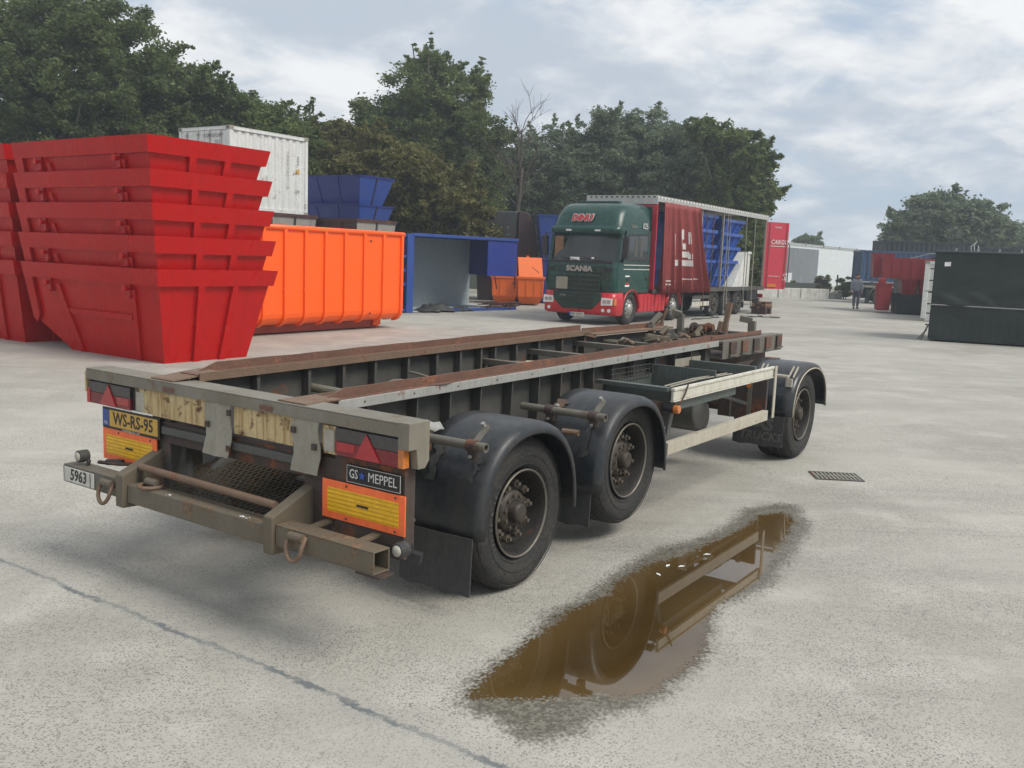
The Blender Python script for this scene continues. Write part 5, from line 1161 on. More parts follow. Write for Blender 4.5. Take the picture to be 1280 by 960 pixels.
# semi trailer ---------------------------------------------------------
TT = thing('curtain_side_trailer', 'curtain-sided semi-trailer with its red curtain gathered open at the front', 'trailer', TO, R(TA))
def Z(name, b, m, par=None, **k): return b.build(name, m, par or TT, **k)
S0, S1 = 1.55, 13.0
b = MB(); b.box(S0, S1, .0, 2.5, 1.00, 1.10); Z('deck', b, M['inner'])
b = MB(); b.box(S0, S1, -.02, 0, .95, 1.10); Z('deck_edge', b, M['web'])
b = MB(); b.box(S0, S1, .7, .85, .72, 1.0).box(S0, S1, 1.65, 1.8, .72, 1.0); Z('chassis_beam', b, M['black'])
b = MB(); b.box(S0, S0+.06, -.02, 2.52, 1.0, 3.90); Z('bulkhead', b, M['doorred'])
b = MB(); b.box(S0-.04, S0, -.04, 2.54, 3.80, 4.08); Z('front_header', b, M['alu'])
for i in range(13): b = MB(); b.box(S0-.05, S0-.041, .05+i*.19, .12+i*.19, 4.0, 4.05); Z('header_slot', b, M['web'])
for y0, y1 in ((-.04, .03), (2.47, 2.54)):
    b = MB(); b.box(S0, S1, y0, y1, 3.88, 3.99); Z('roof_rail', b, M['alu']); b = MB(); b.box(S0, S1, y0+.015, y1-.015, 3.992, 4.05); Z('roof_edge', b, M['paper'])
for i in range(42):
    s = S0+.1+i*.272; b = MB(); b.box(s, s+.12, -.052, -.041, 3.99, 4.05); Z('roof_buckle', b, M['alu'])
b = MB(); b.box(S0, S1, -.02, 2.52, 4.055, 4.075); Z('roof_sheet', b, M['plate'])
for s in (2.0, 5.2, 7.55, 10.1, 12.9):
    b = MB(); b.box(s, s+.06, 2.42, 2.50, 1.1, 3.9); Z('post', b, M['web'])
for s in (5.55, 7.75, 12.85):
    b = MB(); b.box(s, s+.07, 0.02, .09, 1.1, 3.88); Z('post', b, M['plate'])
# gathered curtain
def curtain():
    b = MB(); b.smooth = True; n = 150; rows = []
    for i in range(n+1):
        s = 1.72+3.75*i/n; row = []
        for j in range(16):
            z = 3.88-(3.88-.96)*j/15; k = .3+.7*j/15
            ph = s*8.2+.9*math.sin(s*2.3)+.3*math.sin(z*1.7)
            y = -.17-.17*k*math.sin(ph)-.07*k*math.sin(2.1*ph+1)-(.07*j/15 if s > 4 else 0)
            row.append((s+.10*k*math.cos(ph)-(1-j/15)*.20*(s-1.72), y, z))
        rows.append(row)
    b.grid(rows); return Z('curtain', b, M['curtain'], solid=.008)
cu = curtain()
def cpatch(s0, s1, z0, z1, mat, nm, slope=0):
    b = MB(); b.smooth = True; rows = []; n = max(4, int((s1-s0)*45))
    for i in range(n+1):
        s = s0+(s1-s0)*i/n; row = []
        for z in (z0+slope*(s-s0), z1+slope*(s-s0)):
            j = (3.88-z)/(2.92)*15; k = .3+.7*j/15; ph = s*8.2+.9*math.sin(s*2.3)+.3*math.sin(z*1.7)
            y = -.17-.17*k*math.sin(ph)-.07*k*math.sin(2.1*ph+1)-(.07*j/15 if s > 4 else 0)-.014
            row.append((s+.10*k*math.cos(ph)-(1-j/15)*.20*(s-1.72), y, z))
        rows.append(row)
    b.grid(rows); b.build(nm, mat, cu)
W = M['letter']
for a in ((3.28, 3.52, 2.65, 3.25), (3.20, 3.30, 2.5, 2.85), (3.62, 3.78, 2.75, 3.08), (3.70, 3.86, 2.42, 2.62), (3.62, 3.95, 2.15, 2.35), (3.52, 3.66, 2.0, 2.22), (3.90, 4.12, 2.10, 2.28), (3.10, 4.15, 1.86, 2.06), (2.15, 2.75, 1.34, 1.38), (3.1, 4.0, 1.40, 1.44), (4.1, 4.8, 1.40, 1.44), (2.2, 2.5, 1.22, 1.27), (3.35, 3.5, 2.3, 2.6), (2.75, 2.95, 2.2, 2.9), (4.2, 4.4, 2.0, 2.5), (2.9, 3.1, 1.86, 2.06), (3.95, 4.05, 2.6, 3.0)):
    cpatch(a[0], a[1], a[2], a[3], W, 'curtain_print')
for i in range(7): s = 2.3+i*.45; b = MB(); b.bar((s, -.22, 1.28), (s, -.20, .94), .04, .02); Z('curtain_strap', b, M['black'])
# dangling straps on the open side
for s, dz in ((5.85, .35), (6.5, .28), (8.0, .15), (8.25, .5), (10.15, .55), (11.2, .25)):
    b = MB(); b.tube([(s, -.05, 3.86), (s+.02, -.06, 2.6), (s-.02, -.08, 1.1), (s+.04*math.sin(s*7), -.10, dz)], .018, 5); Z('hanging_strap', b, M['rust'] if s < 7 else M['plate'])
    b = MB(); b.box(s-.03, s+.03, -.13, -.07, dz-.05, dz+.06); Z('strap_buckle', b, M['galv'])
for s in (7.35, 8.68, 10.0):
    road_wheel(TT, s, .04, 1, .50, M['rim']); road_wheel(TT, s, 2.46, -1, .50, M['rim'])
b = MB(); b.box(6.75, 6.78, .03, .36, .25, .95); Z('mud_flap', b, M['blackrub']); b = MB(); b.box(10.65, 10.68, .03, .36, .25, .95); Z('mud_flap', b, M['blackrub'])
b = MB(); b.box(5.05, 6.70, .0, .03, .44, .60); Z('side_guard', b, M['white_guard']); b = MB(); b.box(5.05, 6.70, .0, .03, .70, .82); Z('side_guard', b, M['web'])
b = MB(); b.box(4.55, 4.68, .2, .35, .0, 1.0).box(4.50, 4.73, .12, .42, .0, .04); Z('landing_leg', b, M['web'])
b = MB(); b.box(11.0, 12.3, .05, .5, .55, .95); Z('pallet_box', b, M['black'])
b = MB(); b.box(12.7, 12.9, .1, 2.4, .45, .60); Z('rear_bumper', b, M['web']); b = MB(); b.box(12.86, 12.98, .0, .30, .62, .78); Z('rear_lamp', b, M['redlens'])
# opened rear door panel swung out to the side
t = MB(); a0 = Vector((12.95, .02, 0)); dr = Vector((.855, -.52, 0)).normalized()
def dp(l, z, o=0): return a0+dr*l+Vector((-dr.y, dr.x, 0))*o+Vector((0, 0, z))
t.hexa([dp(0, 1.0), dp(1.22, 1.0), dp(1.22, 1.0, .05), dp(0, 1.0, .05), dp(0, 3.82), dp(1.22, 3.82), dp(1.22, 3.82, .05), dp(0, 3.82, .05)]); rd = Z('rear_door', t, M['doorred'], recalc=True)
ax = (dr.x, dr.y, 0)
text('lettering', 'CARGO', M['letter'], rd, dp(.72, 2.98, -.03), ax, (0, 0, 1), .27, bold=.004, slant=.2); text('lettering', 'S', M['letter'], rd, dp(1.12, 1.50, -.03), ax, (0, 0, 1), .42, bold=.004)
b = MB(); p = [dp(.25, 2.80, -.02), dp(1.1, 2.80, -.02), dp(1.1, 2.83, -.02), dp(.25, 2.83, -.02)]; b.add(p, [(0, 1, 2, 3)]); b.build('underline', M['letter'], rd)
text('lettering', 'TRANS', M['letter'], rd, dp(.6, 3.6, -.03), ax, (0, 0, 1), .12); text('lettering', 'www.cargo.eu', M['letter'], rd, dp(.55, 1.55, -.03), ax, (0, 0, 1), .11)
b = MB(); b.hexa([dp(.2, 1.08, -.03), dp(.7, 1.08, -.03), dp(.7, 1.08, -.01), dp(.2, 1.08, -.01), dp(.2, 1.22, -.03), dp(.7, 1.22, -.03), dp(.7, 1.22, -.01), dp(.2, 1.22, -.01)]); b.build('marker_board', M['amber'], rd)
for l in (.15, 1.1): b = MB(); b.tube([dp(l, 1.0, -.04), dp(l, 3.8, -.04)], .015, 6); b.build('lock_rod', M['rust'], rd)
# load: two stacks of bright blue skips and a white panel
def load_skip(s0, s1, z, lean, label):
    o = TO + u2(TA)*s0 + u2(TA+90)*.22; L = s1-s0; H = 1.0; m = M['truckblue']
    t = thing('blue_skip', label, 'skip', (o.x, o.y, z), R(TA), 'bright blue skips loaded on the trailer'); b = MB(); D_ = 2.0
    la, lb = lean; p0 = [(la, .25, 0), (L-lb, .25, 0), (L-lb, D_-.25, 0), (la, D_-.25, 0)]; p1 = [(0, 0, H), (L, 0, H), (L, D_, H), (0, D_, H)]
    if la < 0: p0 = [(la, .25, 0), (L-lb, .25, 0), (L-lb, D_-.25, 0), (la, D_-.25, 0)]
    b.add(p0+p1, [(0, 3, 2, 1), (0, 1, 5, 4), (1, 2, 6, 5), (2, 3, 7, 6), (3, 0, 4, 7)]); b.build('body', m, t, solid=.01)
    b = MB(); b.box(-.04, L+.04, -.06, .0, H-.12, H).box(-.04, L+.04, D_, D_+.06, H-.12, H).box(-.05, 0, -.0, D_, H-.12, H).box(L, L+.05, 0, D_, H-.12, H); b.build('rim', m, t)
    for f in (.08, .36, .64, .92):
        b = MB(); A = Vector(p0[0]).lerp(Vector(p0[1]), f); C_ = Vector(p1[0]).lerp(Vector(p1[1]), f); b.hexa([A+Vector((-.04, -.05, 0)), A+Vector((.04, -.05, 0)), A+Vector((.04, 0, 0)), A+Vector((-.04, 0, 0)), C_+Vector((-.04, -.05, -.12)), C_+Vector((.04, -.05, -.12)), C_+Vector((.04, 0, -.12)), C_+Vector((-.04, 0, -.12))]); b.build('rib', m, t)
    b = MB(); A = Vector(p0[0]).lerp(Vector(p1[0]), .42); C_ = Vector(p0[1]).lerp(Vector(p1[1]), .42); b.bar(A+Vector((0, -.03, 0)), C_+Vector((0, -.03, 0)), .06, .07); b.build('rib', m, t)
    return t
pos = ['bottom', 'second', 'third', 'top']
for i in range(4):
    load_skip(5.35, 7.55, 1.12+.55*i+.0, (-.15, .55), 'bright blue skip, %s of the left stack on the open trailer' % pos[i])
    load_skip(7.75+.20*i, 10.0+.20*i, 1.12+.53*i, (.0, .75), 'bright blue skip, %s of the right stack on the open trailer' % pos[i])
o = TO+u2(TA)*9.75+u2(TA+90)*.10
t = thing('white_skip', 'white tapered skip behind the blue skips at the back of the trailer', 'skip', (o.x, o.y, 1.10), R(TA)); b = MB()
b.prism([(0, 0), (1.05, 0), (1.05, 1.30), (.98, 1.32)] if False else [(-.35, 0), (1.55, 0), (1.55, 1.38), (1.15, 1.40), (.50, .92)], (0, 0, 0), (1, 0, 0), (0, 0, 1), (0, 1.7, 0)); b.build('body', M['whitebox'], t)
b = MB(); b.box(1.13, 1.18, -.03, .0, .02, 1.36); b.build('rib', M['plate'], t); b = MB(); b.box(1.14, 1.60, -.04, -.001, 1.32, 1.42); b.build('rim', M['whitebox'], t)
# planks and straps lying by the rear of the trailer
scrap_heap((10.35, 37.2, .62), 1, 9, 'x', 'x', ['wood'], 1, .1) if False else None
t = thing('plank_stack', 'brown stack of planks beside the rear of the curtain trailer', 'timber', (10.2, 38.4, 0), R(TA))
for k in range(3):
    for j in range(3): b = MB(); b.box(-.5+.02*k, .45-.03*k, -.3+j*.2, -.13+j*.2, .25+k*.09, .25+k*.09+.075); b.build('plank', M['wood'] if (k+j) % 2 else M['brown'], t)
b = MB(); b.box(-.4, -.2, -.3, .3, 0, .25); b.build('trestle', M['brown'], t); b = MB(); b.box(.2, .4, -.3, .3, 0, .25); b.build('trestle', M['brown'], t)
def cable(pts, r, label, name='ground_strap', m='ink'):
    b = MB(); b.tube([Vector(p) for p in pts], r, 5); o = b.build(name, M[m], smooth=True); tag(o, label, 'strap')
cable([(6.2+.15*i, 32.4+.22*i+.12*math.sin(i*1.9), .02+.01*math.sin(i)) for i in range(10)], .022, 'dark strap trailing on the ground under the trailer load')
cable([(8.9+.16*i, 35.6+.05*i+.15*math.sin(i*2.2), .02) for i in range(9)], .022, 'loose strap coiled on the concrete by the trailer wheels')
cable([(9.3, 35.9, 1.2), (9.32, 35.9, .6), (9.4, 35.85, .08), (9.6, 35.8, .03), (9.95, 35.9, .03)], .016, 'thin cord hanging from the trailer down to the ground')
b = MB(); b.box(-.32, .32, -.10, .10, .01, .05); b.box(-.05, .3, -.16, .02, .05, .07); o = b.build('pale_bracket', M['galv']); o.location = (9.85, 35.6, 0); tag(o, 'pale metal bracket lying on the ground behind the trailer wheels', 'bracket')

# ================================================================ right side of the yard
# tarpaulin-covered container
def tarp_box():
    c = Vector((11.97, 26.78, 0)); t = thing('tarped_container', 'large container wrapped in black tarpaulin at the right edge of the yard', 'container', c, R(-24.8)); L, Dp, H = 6.2, 2.5, 2.56
    b = MB(); b.smooth = True; rows = []; nx, nz = 90, 40
    for i in range(nx+1):
        x = L*i/nx; row = []
        for j in range(nz+1):
            z = .05+(H-.05)*j/nz
            y = -.02
            if z < 1.02: y += .022*math.sin(x*13.5)**8*(1-z/1.1)-.012*math.sin(x*5.1+z*3)
            else:
                f = max(0, 1-abs(z-1.18-.10*math.sin(x*1.9))/.22); y += -.045*f*math.sin(x*7+z*9)-.028*math.sin((x*.8-z*1.7)*4)*max(0, 1-abs(z-1.4)/.5)-.008*math.sin(x*2+z)
            if 1.0 < z < 1.09: y -= .03
            row.append((x, y-.012*math.sin(j*.4+i*.13), z))
        rows.append(row)
    b.grid(rows); b.build('front_sheet', M['tarp'], t)
    b = MB(); b.box(0.01, L, .0, Dp, .05, H-.01); b.build('hull', M['tarp'], t, bev=.04)
    b = MB(); b.tube([(-.02, -.03, H), (L, -.03, H)], .035, 8); b.build('top_edge', M['contdark'], t); b = MB(); b.tube([(0, -.055, 1.055), (2.2, -.06, 1.045), (L, -.055, 1.06)], .014, 6); b.build('hem_rope', M['galv'], t)
    b = MB(); b.bar((.18, -.03, 1.75), (1.0, -.03, 2.45), .012, .012); b.build('fold', M['tarp'], t)
    b = MB(); b.prism([(.26, 2.15), (.42, 2.16), (.42, 2.28), (.26, 2.27)], (0, -.045, 0), (1, 0, 0), (0, 0, 1), (0, .004, 0)); b.build('paper_note', M['paper'], t)
    for z in (.45, .78, 1.05, 1.38, 1.72, 2.05, 2.35): b = MB(); b.box(-.10, .02, -.03, .0, z, z+.035); b.build('hook', M['ink'], t)
    b = MB(); b.box(-.20, .0, -.02, .0, 1.42, 1.44); b.build('hook', M['ink'], t)
    b = MB(); b.bar((-.18, .3, .0), (-.02, .2, .45), .05, .03).bar((-.28, .4, .0), (-.05, .3, .30), .05, .03); b.build('prop', M['plate'], t)
    for x, h in ((1.0, .34), (1.12, .20), (.92, .28)): b = MB(); b.tube([(x, .3, H), (x-.03, .3, H+h*.6), (x+.08*math.sin(x*9), .3, H+h)], .012, 5); b.build('frayed_strap', M['letter'], t)
    for i in range(5): x = .5+i*.55; b = MB(); b.box(x, x+.05, .2, .25, H, H+.12); b.build('clamp', M['galv'], t)
tarp_box()
# white container behind it, end face to us
container('white_container', 'narrow visible end of a white container behind the tarpaulin-covered one', (16.35, 37.4), -24.8, 2.44, 6.0, 2.42, M['whitebox'], amp=.03, pitch=.22)
b = MB()
# red bins and black bins beyond
def red_far():
    c = at(1116, 392, 43.5); c.z = 0
    t = tb('red_skip', 'big faded red skip raised on dark bins beyond the white container end', Vector((17.1, 43.6, 0)), -15, 2.6, 2.0, .95, M['fadedred'], ins=.04, z0=1.62, rim=.10, ribs=5)
    t = tb('red_skip', 'second red skip on top of the raised red one', Vector((17.15, 44.9, 0)), -15, .9, 1.4, 1.15, M['fadedred'], ins=.04, z0=1.62, rim=.10, ribs=2)
    t = thing('red_tank', 'upright faded red bin left of the black skip, right of the walking person', 'waste bin', (16.75, 43.2, 0), R(-15)); b = MB()
    b.hexa([(.04, 0, .12), (.62, 0, .12), (.62, .9, .12), (.04, .9, .12), (.0, 0, 1.35), (.66, 0, 1.35), (.66, .9, 1.35), (0, .9, 1.35)]); b.build('body', M['fadedred'], t, bev=.06)
    b = MB(); b.box(-.03, .7, -.03, .93, 1.30, 1.38); b.build('rim', M['fadedred'], t); b = MB(); b.box(.08, .38, .05, .5, 1.38, 1.60); b.build('lid', M['fadedred'], t, bev=.03); b = MB(); b.cyl((-.25, .1, .45), (.0, .1, .45), .025, 8); b.build('handle', M['black'], t)
    tb('black_skip', 'black skip on the ground below the raised red skip', Vector((17.35, 42.4, 0)), -12, 1.95, 1.6, .93, M['darkbin'], ins=.10, rim=.08, ribs=2)
    tb('red_skip', 'small red tapered skip in the shade under the raised red skip', Vector((17.95, 43.4, 0)), -12, .7, 1.0, .75, M['fadedred'], ins=.10, z0=.86, rim=.08, ribs=1)
    tb('red_skip', 'red skip half hidden by the white container end', Vector((18.75, 43.3, 0)), -12, 1.2, 1.0, .70, M['fadedred'], ins=.10, z0=.86, rim=.08, ribs=1)
    tb('dark_skip', 'dark bin row standing behind the red and black skips', Vector((18.9, 45.9, 0)), -14, 3.4, 2.0, 1.60, M['darkbin'], ins=.05, ribs=3)
red_far()
# navy container on a trailer, dark green containers stacked behind
def navy():
    t = container('navy_container', 'navy blue corrugated container riding on an old trailer chassis', (20.15, 54.6), -8, 4.2, 2.44, 1.85, M['contblue'], z0=1.25)
    t2 = thing('chassis_trailer', 'old grey trailer chassis with double wheels under the navy container', 'trailer', (20.15, 54.3, 0), R(-8)); b = MB(); b.box(.0, 4.2, .3, 2.2, 1.0, 1.22); b.build('frame', M['contdark'], t2); b = MB(); b.box(0, 4.1, -.02, .3, .95, 1.05); b.build('side_beam', M['plate'], t2)
    b = MB(); b.box(.1, .5, .3, 1.8, .3, .95); b.build('box', M['contdark'], t2)
    for x in (1.05, 2.2): road_wheel(t2, x, .0, 1, .47, M['plate'])
    b = MB(); b.box(.3, .5, .1, .3, .0, 1.0).box(.2, .6, .05, .35, 0, .05); b.build('support_leg', M['contdark'], t2)
    b = MB(); b.smooth = True; b.grid([[(1.05-.56*math.cos(R(15*i)), y, .48+.55*math.sin(R(15*i))) for y in (-.05, .35)] for i in range(13)]); b.build('mudguard', M['plate'], t2, solid=.02)
navy()
container('green_container', 'dark green container with its top showing left above the navy one', (22.55, 58.0), -8, 6.06, 2.44, 2.6, M['contdark'], z0=1.22)
container('green_container', 'long dark green container stacked behind the tarpaulin-covered box', (28.0, 57.0), -8, 9.0, 2.44, 2.2, M['contdark'], z0=1.42)
container('support_container', 'container carrying the dark green ones, hidden low behind the skips', (22.65, 58.2), -8, 12.0, 2.3, 1.18, M['contdark'])
container('pale_container', 'pale roofed container glimpsed at the far right above the tarpaulin', (31.5, 55.5), -8, 7.0, 2.44, 3.62, M['clad_grey'])
b = MB(); b.tube([(18.6, 44.2, 2.58), (21, 47.5, 2.9), (24, 50, 3.05)], .012, 5); tag(b.build('washing_line', M['plate']), 'thin cable slung over the dark containers on the right', 'cable')

# warehouse
def warehouse():
    a = Vector((25.0, 90.0, 0)); e = Vector((46.6, 121.0, 0)); d = (e-a); L = d.length; rz = math.degrees(math.atan2(d.y, d.x)); z0 = -.9
    t = thing('warehouse', 'low pale and grey clad warehouse seen between the red trailer door and the navy container', 'warehouse', (a.x, a.y, z0), R(rz)); H = 5.35
    Lg = L*.345
    def panel(x0, x1, y, z0_, z1, mat, nm='cladding_panel'):
        n = max(1, int((x1-x0)/1.15)); p = (x1-x0)/n
        for i in range(n): b = MB(); b.box(x0+i*p, x0+(i+1)*p-.012, y, y+.1, z0_, z1); b.build(nm, mat, t)
    b = MB(); b.box(-14, L, .12, 30, 0, H-.1); b.build('hall', M['clad_white'], t)
    panel(-14, Lg, -.02, 0, H-.62, M['clad_grey']); panel(Lg, L, 0, 0, H-.3, M['clad_white'])
    b = MB(); b.box(-14, Lg, 0, .12, H-.6, H-.28); b.build('upper_band', M['clad_white'], t)
    b = MB(); b.box(-14.1, L+.1, -.12, 30, H-.28, H-.10); b.build('eaves', M['clad_white'], t)
    b = MB(); b.box(-14.1, L+.1, -.14, -.122, H-.20, H-.12); b.build('gutter', M['plate'], t)
    for x in (2, 8, 14, 20, 27, 33): b = MB(); b.box(x, x+.2, -.2, -.141, H-.30, H-.02); b.build('roof_bracket', M['plate'], t)
    b = MB(); b.box(2.2, 5.1, -.10, -.03, 0, 2.55); d_ = b.build('loading_door', M['clad_grey'], t); b = MB(); b.box(2.7, 4.4, -.14, -.11, 0, 2.25); b.build('door_leaf', M['clad_white'], d_)
warehouse()
# low white wall of concrete blocks and its neighbours
x0 = Vector((15.3, 58.4, 0)); x1 = Vector((20.2, 60.0, 0)); dw = (x1-x0).normalized(); rw_ = math.atan2(dw.y, dw.x)
t = thing('block_wall', 'low white painted concrete block wall closing the yard in the distance', 'wall', x0, rw_)
b = MB(); Lw = (x1-x0).length
for i, (a, c_) in enumerate(((-5.5, -.2), (-.15, 1.33), (1.40, 3.0), (3.06, Lw))):
    b = MB(); b.box(a, c_, 0, .5, -.02, .62); b.build('block', M['concrete'], t, bev=.02)
t = thing('block_pair', 'two small pale concrete blocks just right of the white block wall', 'blocks', x1+dw*.1, rw_)
for i in range(2): b = MB(); b.box(.02+i*.5, .48+i*.5, .05, .5, 0, .40); b.build('block', M['greywall'], t, bev=.02); b = MB(); b.sphere((.22+i*.45, .25, .43), .09, 8); b.build('stone', M['concrete'], t)
b = MB(); b.box(-30, 6.5, 1.6, 1.75, 0, .95); o = b.build('dark_fence', M['boxgreen']); o.location = x0; o.rotation_euler = (0, 0, rw_); tag(o, 'low dark green screen standing behind the white block wall', 'fence')
for k, (px, lab) in enumerate(((1032, 'left of the two thin fence posts behind the block wall'), (1045, 'right of the two thin fence posts behind the block wall'))):
    p_ = at(px, 370, 62); t = thing('fence_post', lab, 'post', (p_.x, p_.y, 0)); b = MB(); b.cyl((0, 0, 0), (0, 0, 1.55), .05, 8); b.build('post', M['black'], t); b = MB(); b.box(-.12, .12, -.03, .03, 1.15, 1.2); b.build('bracket', M['black'], t)
# lamp post
p_ = at(983, 360, 80); t = thing('street_lamp', 'tall thin lamp post with a curved arm in front of the grey warehouse', 'street lamp', (p_.x, p_.y, -.4))
b = MB(); b.tube([(0, 0, 0), (.02, 0, 3.9), (-.02, 0, 4.2), (-.3, 0, 4.5), (-.9, 0, 4.72)], [.06, .05, .045, .04, .035], 8); b.build('pole', M['web'], t, smooth=True); b = MB(); b.hexa([(-1.6, -.12, 4.70), (-.85, -.1, 4.66), (-.85, .1, 4.66), (-1.6, .12, 4.70), (-1.5, -.08, 4.86), (-.85, -.06, 4.80), (-.85, .06, 4.80), (-1.5, .08, 4.86)]); b.build('lamp_head', M['web'], t)

# the walking person ------------------------------------------------------
def person():
    t = thing('person', 'person in grey work jacket and dark trousers walking across the yard towards the camera', 'person', (17.1, 46.7, 0), R(-12)); H = 1.76
    me = bpy.data.meshes.new('body')
    J = {'pel': (0, 0, .95, .125), 'bel': (0, 0, 1.08, .135), 'che': (0, .0, 1.30, .155), 'nek': (0, 0, 1.47, .062), 'hd0': (0, -.01, 1.55, .075), 'hd1': (0, -.015, 1.64, .098), 'hd2': (0, -.01, 1.71, .075),
         'shl': (.17, 0, 1.41, .065), 'ell': (.23, .03, 1.15, .048), 'wrl': (.24, -.06, .92, .034), 'hal': (.24, -.09, .84, .036),
         'shr': (-.17, 0, 1.41, .065), 'elr': (-.23, .04, 1.15, .048), 'wrr': (-.25, -.02, .91, .034), 'har': (-.25, -.04, .83, .036),
         'hil': (.09, 0, .90, .095), 'knl': (.10, -.07, .50, .062), 'anl': (.09, .04, .10, .042), 'tol': (.10, -.12, .04, .040),
         'hir': (-.09, 0, .90, .095), 'knr': (-.10, -.03, .50, .062), 'anr': (-.10, -.12, .09, .042), 'tor': (-.11, -.27, .045, .040)}
    E = [('pel', 'bel'), ('bel', 'che'), ('che', 'nek'), ('nek', 'hd0'), ('hd0', 'hd1'), ('hd1', 'hd2'), ('che', 'shl'), ('shl', 'ell'), ('ell', 'wrl'), ('wrl', 'hal'), ('che', 'shr'), ('shr', 'elr'), ('elr', 'wrr'), ('wrr', 'har'), ('pel', 'hil'), ('hil', 'knl'), ('knl', 'anl'), ('anl', 'tol'), ('pel', 'hir'), ('hir', 'knr'), ('knr', 'anr'), ('anr', 'tor')]
    def skin(name, joints, edges, grow, mat, sub=1, root=None):
        ks = list(joints); me = bpy.data.meshes.new(name); me.from_pydata([J[k][:3] for k in ks], [(ks.index(a), ks.index(b_)) for a, b_ in edges], [])
        o = bpy.data.objects.new(name, me); link(o, t); KIDS.setdefault(t.name, []).append(o); md = o.modifiers.new('skin', 'SKIN'); md.use_smooth_shade = True
        for i, k in enumerate(ks): r = J[k][3]+grow; me.skin_vertices[0].data[i].radius = (r*(1.25 if k in ('che', 'bel', 'pel') else 1), r); me.skin_vertices[0].data[i].use_root = (k == (root or ks[0]))
        s_ = o.modifiers.new('sub', 'SUBSURF'); s_.levels = 2; s_.render_levels = 2; me.materials.append(mat); return o
    bo = skin('body', J, E, 0, M['skin'], root='pel')
    # fingers: five short chains on each hand, joined to the body mesh's hands as one part per hand
    for s, h in ((1, 'hal'), (-1, 'har')):
        hx, hy, hz = J[h][:3]; b = MB()
        for k in range(4): L_ = (.07, .08, .075, .06)[k]; x = hx+s*.005; y = hy-.03+.02*k; b.tube([(x, y, hz-.02), (x-s*.006, y, hz-.02-L_*.55), (x-s*.02, y, hz-.02-L_)], [.010, .009, .007], 6)
        b.tube([(hx, hy-.035, hz+.02), (hx-s*.012, hy-.055, hz-.01), (hx-s*.018, hy-.06, hz-.035)], [.012, .010, .008], 6); o = b.build('hand_fingers', M['skin'], t, smooth=True); o['kind'] = 'stuff'
    skin('jacket', [k for k in ('pel', 'bel', 'che', 'shl', 'ell', 'wrl', 'shr', 'elr', 'wrr')], [('pel', 'bel'), ('bel', 'che'), ('che', 'shl'), ('shl', 'ell'), ('ell', 'wrl'), ('che', 'shr'), ('shr', 'elr'), ('elr', 'wrr')], .035, M['cloth_grey'], root='bel')
    skin('trousers', [k for k in ('pel', 'hil', 'knl', 'anl', 'hir', 'knr', 'anr')], [('pel', 'hil'), ('hil', 'knl'), ('knl', 'anl'), ('pel', 'hir'), ('hir', 'knr'), ('knr', 'anr')], .022, M['cloth_dark'], root='pel')
    for a, c_ in (('anl', 'tol'), ('anr', 'tor')):
        A, B2 = J[a], J[c_]; b = MB(); b.smooth = True; b.tube([(A[0], A[1]+.05, .045), (A[0], A[1]-.03, .055), (B2[0], B2[1]-.02, .045), (B2[0], B2[1]-.07, .035)], [.042, .052, .048, .025], 10); b.build('shoe', M['black'], t)
    b = MB(); b.sphere((0, .012, 1.675), .112, 14, (.92, 1.02, .95)); b.v = [(x, y+.018 if z < 1.67 else y, z) for x, y, z in b.v]; b.build('hair', M['hair'], t, smooth=True)
    for s in (1, -1): b = MB(); b.sphere((s*.035, -.108, 1.648), .011, 8); b.build('eye', M['ink'], t); b = MB(); b.sphere((s*.098, -.01, 1.63), .026, 8, (.4, .8, 1.2)); b.build('ear', M['skin'], t)
    b = MB(); b.cyl((0, -.10, 1.645), (0, -.132, 1.610), .007, 8, .015); b.build('nose', M['skin'], t); b = MB(); b.box(-.025, .025, -.112, -.104, 1.575, 1.582); b.build('mouth', M['brown'], t)
person()

